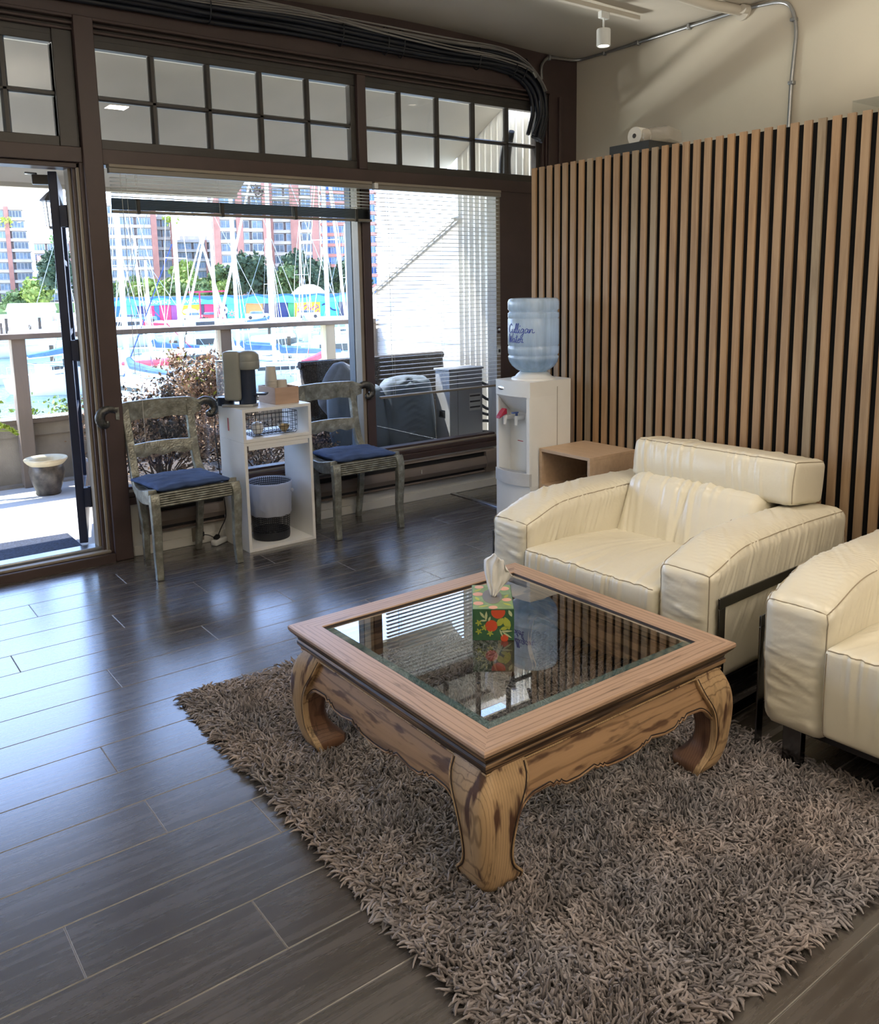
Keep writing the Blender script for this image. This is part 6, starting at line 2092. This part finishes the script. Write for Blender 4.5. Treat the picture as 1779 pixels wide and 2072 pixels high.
segs = [(14.6, 16.7, 'blue'), (16.7, 17.5, 'sky'), (17.5, 18.15, 'navy'), (18.15, 18.55, 'red'), (18.55, 18.85, 'blue'), (18.85, 19.55, 'red'), (19.55, 20.05, 'purple'), (20.05, 21.35, 'yellow'), (21.35, 21.6, 'dark'), (21.6, 22.55, 'red'), (22.55, 23.0, 'dark'), (23.0, 23.5, 'sky'), (23.5, 24.2, 'teal'), (24.2, 25.3, 'orange'), (25.3, 26.2, 'dark'), (26.2, 26.9, 'navy'), (26.9, 27.35, 'green'), (27.35, 29.0, 'yellow'), (29.0, 30.2, 'teal'), (30.2, 31.1, 'dark'), (31.1, 31.9, 'red'), (31.9, 33.0, 'blue')]
for a, b, c_ in segs:
    MB().box(loc(a), loc(b) - 0.05, 0.25, 0.55, 0, 2.75).build('mural_panel', 'mural_' + c_, mk)
dec = MB()


def ring_flat(mb, cx, cz, r0, r1, y=0.2, n=20):
    vs = [(cx + r * math.cos(2 * math.pi * k / n), y, cz + r * math.sin(2 * math.pi * k / n)) for r in (r0, r1) for k in range(n)]
    mb.add(vs, [(k, (k + 1) % n, n + (k + 1) % n, n + k) for k in range(n)])


dec.slot(0)
ring_flat(dec, loc(22.8), 1.6, 0.35, 0.75)
dec.slot(1)
for k in range(8):
    a = k * math.pi / 4
    dec.add([(loc(23.3) + 0.25 * math.cos(a + 0.4), 0.2, 0.9 + 0.25 * math.sin(a + 0.4)), (loc(23.3) + 0.25 * math.cos(a - 0.4), 0.2, 0.9 + 0.25 * math.sin(a - 0.4)), (loc(23.3) + 0.85 * math.cos(a), 0.2, 0.9 + 0.85 * math.sin(a))], [(0, 1, 2)])
dec.slot(2)
dec.add([(loc(20.7) + 1.35 * math.cos(2 * math.pi * k / 20), 0.2, 1.5 + 0.55 * math.sin(2 * math.pi * k / 20)) for k in range(20)], [tuple(range(20))])
dec.add([(loc(20.7) + 1.2, 0.19, 1.5), (loc(20.7) + 1.9, 0.19, 2.0), (loc(20.7) + 1.9, 0.19, 1.0)], [(0, 1, 2)])
dec.slot(3)
for q in range(3):
    pts = [(loc(27.5) + (loc(28.9) - loc(27.5)) * k / 20, 0.16, 0.8 + q * 0.55 + 0.35 * math.sin(k * 0.7 + q)) for k in range(21)]
    dec.tube(pts, 0.09, 4)
dec.slot(4)
pts = [(loc(29.1) + (loc(30.1) - loc(29.1)) * k / 14, 0.16, 2.1 - 1.2 * (k / 14) ** 2 + 0.3 * math.sin(k * 0.5)) for k in range(15)]
dec.tube(pts, 0.16, 4)
dec.build('mural_figures', ['mural_white', 'mural_orange', 'far_frame', 'mural_purple', 'mural_navy'], mk)
for nm, mt, zb, zt, am, yy_ in (('fascia_upper', 'mural_blue', 3.3, 4.35, 0.10, 0.12), ('fascia_wave', 'mural_sky', 2.75, 3.85, 0.28, 0.02)):
    n = 180
    top = [(x0m + (x1m - x0m) * k / n, zt + am * math.sin(k * 0.33)) for k in range(n + 1)]
    bot = [(x, zb + 0.06 * math.sin(x * 0.9)) for x, _ in top]
    vs = [(x, yy_, z) for x, z in bot] + [(x, yy_, z) for x, z in top]
    MB().add(vs, [(k, k + 1, n + 2 + k, n + 1 + k) for k in range(n)]).build(nm, mt, mk)
MB().lathe([(3.6, 4.3), (2.2, 5.6), (1.0, 6.1), (0.0, 6.2)], (loc(28.4), 3.5, 0), 10).build('domed_roof', 'far_band', mk)


def text_mesh(s, size):
    cu_ = bpy.data.curves.new('lettering', 'FONT')
    cu_.body = s
    cu_.size = size
    cu_.extrude = 0.02
    cu_.align_x = 'CENTER'
    cu_.resolution_u = 3
    ob = bpy.data.objects.new('lettering', cu_)
    COL.objects.link(ob)
    bpy.context.view_layer.update()
    me = bpy.data.meshes.new_from_object(ob.evaluated_get(bpy.context.evaluated_depsgraph_get()))
    bpy.data.objects.remove(ob)
    me.materials.clear()
    return me


for s, a in (("FISHERMEN'S", 18.65), ('WHARF', 20.9)):
    me = text_mesh(s, 0.95)
    me.materials.append(M['mural_white'])
    o = put('sign_lettering', me, mk, (loc(a), -0.06, 3.02), (math.pi / 2, 0, 0))

# pale boat shed
bs = thing('boat_shed', 'pale blue boat shed with a gabled roof seen through the open door', 'shed', polar(11.65, 186, -3.9), R(-11.65 - 12))
M['shed_blue'] = plain('shed_blue', (0.45, 0.72, 0.85), 0.6, var=0.05)
M['shed_roof'] = plain('shed_roof', (0.70, 0.82, 0.86), 0.6, var=0.05)
MB().box(-4.4, 3.6, -2.0, 2.0, 0, 2.1).build('walls', 'shed_blue', bs)
MB().prism([(-2.3, 2.0), (0, 3.5), (2.3, 2.0)], -4.6, 3.8, 'x').build('roof', 'shed_roof', bs)
MB().box(3.6, 3.66, -1.2, 0.9, 0, 1.9).build('shed_door', plain('shed_door', (0.6, 0.40, 0.25), 0.7), bs)

# cars on the quay
def car(label, az, d, c, rz):
    k = thing('parked_car', label, 'car', polar(az, d, -3.9), R(rz - az), 'cars parked in front of the market hall')
    m_ = plain('car_paint_' + label.split()[0], c, 0.3, var=0.05)
    MB().rbox((0, 0, 0.62), (2.1, 0.85, 0.38), 0.2, (4, 3, 2)).build('car_body', m_, k, smooth=True, angle=60)
    MB().rbox((-0.15, 0, 1.12), (1.15, 0.72, 0.30), 0.22, (3, 3, 2)).build('cabin', 'far_glass', k, smooth=True, angle=60)
    for x in (-1.3, 1.3):
        for y in (-0.8, 0.8):
            MB().tube([(x, y - 0.1, 0.32), (x, y + 0.1, 0.32)], 0.32, 12).build('wheel', 'black_plastic', k)


for a in (('white parked car in front of the blue mural', 17.0, 161, (0.8, 0.8, 0.8), 0), ('grey-blue parked car in front of the dark mural', 17.9, 160, (0.10, 0.20, 0.26), 5), ('silver parked car in front of the yellow mural', 20.9, 162, (0.6, 0.6, 0.62), 0), ('red parked car in front of the red mural', 22.0, 162, (0.55, 0.03, 0.04), 0), ('pale parked car in front of the orange mural', 24.9, 161, (0.7, 0.7, 0.68), 3), ('cream parked car before the wavy striped mural', 28.2, 161, (0.75, 0.72, 0.65), -4)):
    car(*a)
gt = thing('red_gantry', 'thin red crossbar post in front of the yellow mural', 'post', polar(21.35, 150, -3.9), R(-21))
MB().tube([(0, 0, 0), (0, 0, 5.2)], 0.12, 8).build('post', 'mural_red', gt)
MB().bar((-1.8, 0, 5.1), (4.6, 0, 5.2), 0.2, 0.25).build('crossbar', 'mural_red', gt)
for k, (az, d) in enumerate(((10.1, 150), (11.9, 150), (14.0, 150))):
    _lb = ['dark piling in the water, left of the pale boat shed', 'dark piling in the water in front of the pale boat shed', 'dark piling in the water near the open door edge'][k]
    tag(MB().tube([(0, 0, -1.5), (0, 0, 2.2)], 0.22, 8).build('piling', 'bark', None, loc=polar(az, d, -4.5)), _lb, 'piling', 'pilings along the quay')

# floating docks
M['dock'] = plain('dock_planks', (0.62, 0.60, 0.55), 0.85, var=0.15, scale=0.6)
for lb, az, d, L, rz in (('long pale floating dock nearest the quay', 20, 128, 90, 3), ('floating dock in the middle of the marina', 25, 96, 60, -2), ('floating dock beyond the open door', 9, 118, 34, 4), ('near floating dock under the leaning masts', 23, 70, 34, 6)):
    k = thing('floating_dock', lb, 'dock', polar(az, d, WZ), R(rz - az), 'floating docks')
    MB().box(-L / 2, L / 2, -1.1, 1.1, -0.2, 0.5).build('deck', 'dock', k)
    for q in range(int(L / 9)):
        MB().tube([(-L / 2 + 4 + q * 9, 1.3, -1.0), (-L / 2 + 4 + q * 9, 1.3, 2.6)], 0.16, 8).build('dock_pile', 'bark', k)

# boats
M['hull_white'] = plain('hull_white', (0.88, 0.88, 0.87), 0.3, var=0.02)
M['mast_white'] = plain('mast_white', (0.86, 0.86, 0.84), 0.35, var=0.02)
M['cover_blue'] = plain('cover_blue', (0.08, 0.16, 0.42), 0.8, var=0.2, scale=3)
M['cover_red'] = plain('cover_red', (0.62, 0.05, 0.09), 0.8, var=0.15, scale=3)
M['rope_red'] = plain('rope_red', (0.45, 0.02, 0.08), 0.8)
M['rope_blue'] = plain('rope_blue', (0.03, 0.07, 0.25), 0.8)
M['boat_window'] = plain('boat_window', (0.02, 0.03, 0.04), 0.15)


def boat(label, az, d, rz, L=9.0, mast=12.5, cover='cover_blue', mr=0.10, fore=True, motor=False, rope=None):
    b = thing('motorboat' if motor else 'sailboat', label, 'boat', polar(az, d, WZ), R(rz), 'boats in the marina')
    beam = L * 0.30
    rings = []
    n = 12
    for i in range(n + 1):
        t = i / n
        w = beam / 2 * (math.sin(math.pi * min(1, 0.36 + 0.64 * (1 - t))) ** 0.6 if t > 0.0 else 0.9)
        w = beam / 2 * max(0.02, (1 - t ** 2.6)) * (0.85 + 0.15 * min(1, t * 4))
        sheer = 1.0 + 0.35 * t ** 2
        x = -L / 2 + L * t
        rings.append([(x, -w, sheer), (x * 0.98, -w * 0.92, 0.35), (x * 0.93, -w * 0.5, -0.2), (x * 0.92, 0, -0.35), (x * 0.93, w * 0.5, -0.2), (x * 0.98, w * 0.92, 0.35), (x, w, sheer), (x, 0, sheer + 0.08)])
    MB().loft(rings).build('hull', 'hull_white', b, smooth=True, angle=50)
    ch_ = 1.5 if motor else 0.62
    MB().rbox((-0.3 if motor else 0.2, 0, 1.15 + ch_ / 2), (L * 0.24, beam * 0.33, ch_ / 2 + 0.05), 0.18, (4, 3, 2)).build('cabin', 'hull_white', b, smooth=True, angle=60)
    MB().box(-L * 0.2, L * 0.2, -beam * 0.335 - 0.02, beam * 0.335 + 0.02, 1.15 + ch_ * 0.45, 1.15 + ch_ * 0.8).build('cabin_windows', 'boat_window', b)
    rail = MB()
    for sg in (-1, 1):
        rail.tube([(-L * 0.45, sg * beam * 0.42, 1.75), (0, sg * beam * 0.47, 1.8), (L * 0.30, sg * beam * 0.36, 1.95), (L * 0.49, 0, 2.1)], 0.022, 4)
        for q in range(6):
            x = -L * 0.45 + q * L * 0.15
            rail.tube([(x, sg * beam * 0.44, 1.0), (x, sg * beam * 0.44, 1.76)], 0.018, 4)
    rail.build('guard_rail', 'chrome', b)
    if not motor:
        MB().tube([(L * 0.08, 0, 1.2), (L * 0.08, 0, mast)], [mr, mr * 0.85], 8).build('mast', 'mast_white', b, smooth=True)
        MB().bar((L * 0.08, -0.9, mast * 0.55), (L * 0.08, 0.9, mast * 0.55), 0.06, 0.05).build('spreader', 'mast_white', b)
        bm2 = MB().tube([(L * 0.07, 0, 2.35), (-L * 0.36, 0, 2.30)], 0.07, 8).build('boom', 'mast_white', b)
        MB().tube([(L * 0.065, 0, 2.95), (L * 0.03, 0, 2.62), (-L * 0.15, 0, 2.48), (-L * 0.35, 0, 2.40)], [0.16, 0.24, 0.20, 0.12], 8).build('sail_cover', cover, bm2, smooth=True)
        if fore:
            MB().tube([(L * 0.49, 0, 1.5), (L * 0.085, 0, mast * 0.98)], [mr * 0.75, mr * 0.35], 6).build('furled_sail', 'mast_white', b, smooth=True)
        stay = MB().tube([(-L * 0.49, 0, 1.2), (L * 0.08, 0, mast)], 0.022, 4)
        for sg in (-1, 1):
            stay.tube([(L * 0.06, sg * beam * 0.46, 1.1), (L * 0.08, sg * 0.9, mast * 0.55), (L * 0.08, 0, mast)], 0.022, 4)
            stay.tube([(L * 0.0, sg * beam * 0.46, 1.1), (L * 0.08, 0, mast * 0.56)], 0.020, 4)
        stay.build('rigging', 'chrome', b)
        if rope:
            MB().tube([(-L * 0.40, 0.3, 1.3), (L * 0.05, 0.1, mast * 0.6)], 0.032, 5).build('coloured_line', rope, b)
    return b


bl = [('sailboat with a thin mast close to the door post', 16.65, 62, 60, 9, 15, 'cover_blue', 0.11),
      ('sailboat with the thickest white mast next to the door post', 17.15, 48, 100, 10, 16, 'cover_blue', 0.16),
      ('short masted sailboat with a blue sail cover', 18.75, 66, 150, 8, 8.7, 'cover_blue', 0.11),
      ('sailboat whose tall mast crosses the curved block', 19.35, 50, -60, 10, 15, 'cover_red', 0.13),
      ('sailboat with a mast before the long low block', 22.9, 66, 150, 9, 12.5, 'cover_blue', 0.12),
      ('sailboat with a mast in front of the brick tower', 24.35, 60, 165, 10, 17, 'cover_blue', 0.13),
      ('sailboat with a tall mast over the market dome side', 26.7, 56, 160, 10, 17, 'cover_blue', 0.14),
      ('sailboat with the mast nearest the window mullion', 29.15, 52, 40, 10, 17, 'cover_red', 0.15),
      ('far sailboat with thin rigging before the dark trees', 30.5, 104, 20, 9, 14, 'cover_blue', 0.09),
      ('far sailboat behind the railing post', 27.9, 112, 70, 9, 15, 'cover_blue', 0.09),
      ('far sailboat near the short masted one', 18.0, 110, 200, 9, 13, 'cover_red', 0.08),
      ('sailboat seen through the open door', 12.95, 64, 30, 8, 10.6, 'cover_blue', 0.09),
      ('far sailboat before the orange mural', 25.4, 116, 10, 9, 13, 'cover_blue', 0.08)]
for i, (lb, az, d, rz, L, mh, cv, mr) in enumerate(bl):
    boat(lb, az, d, rz, L, mh, cv, mr, fore=i not in (0, 2, 11), rope={2: 'rope_red', 3: 'rope_blue'}.get(i))
for lb, az, d, rz, L in (('white motorboat moored beyond the open door', 11.6, 100, 8, 9), ('white motorboat with its bow at the door edge', 14.6, 60, 160, 8), ('white motorboat low behind the chair back', 19.9, 58, 25, 9), ('white motorboat beside the near dock', 22.0, 78, -10, 8), ('white motorboat behind the coffee machine', 26.0, 74, 30, 9), ('white motorboat under the mullion side masts', 30.2, 66, 170, 10), ('far white motorboat before the long dock', 21.6, 120, 5, 9), ('far white motorboat at the quay edge', 16.9, 128, -8, 9)):
    boat(lb, az, d, rz, L, motor=True)
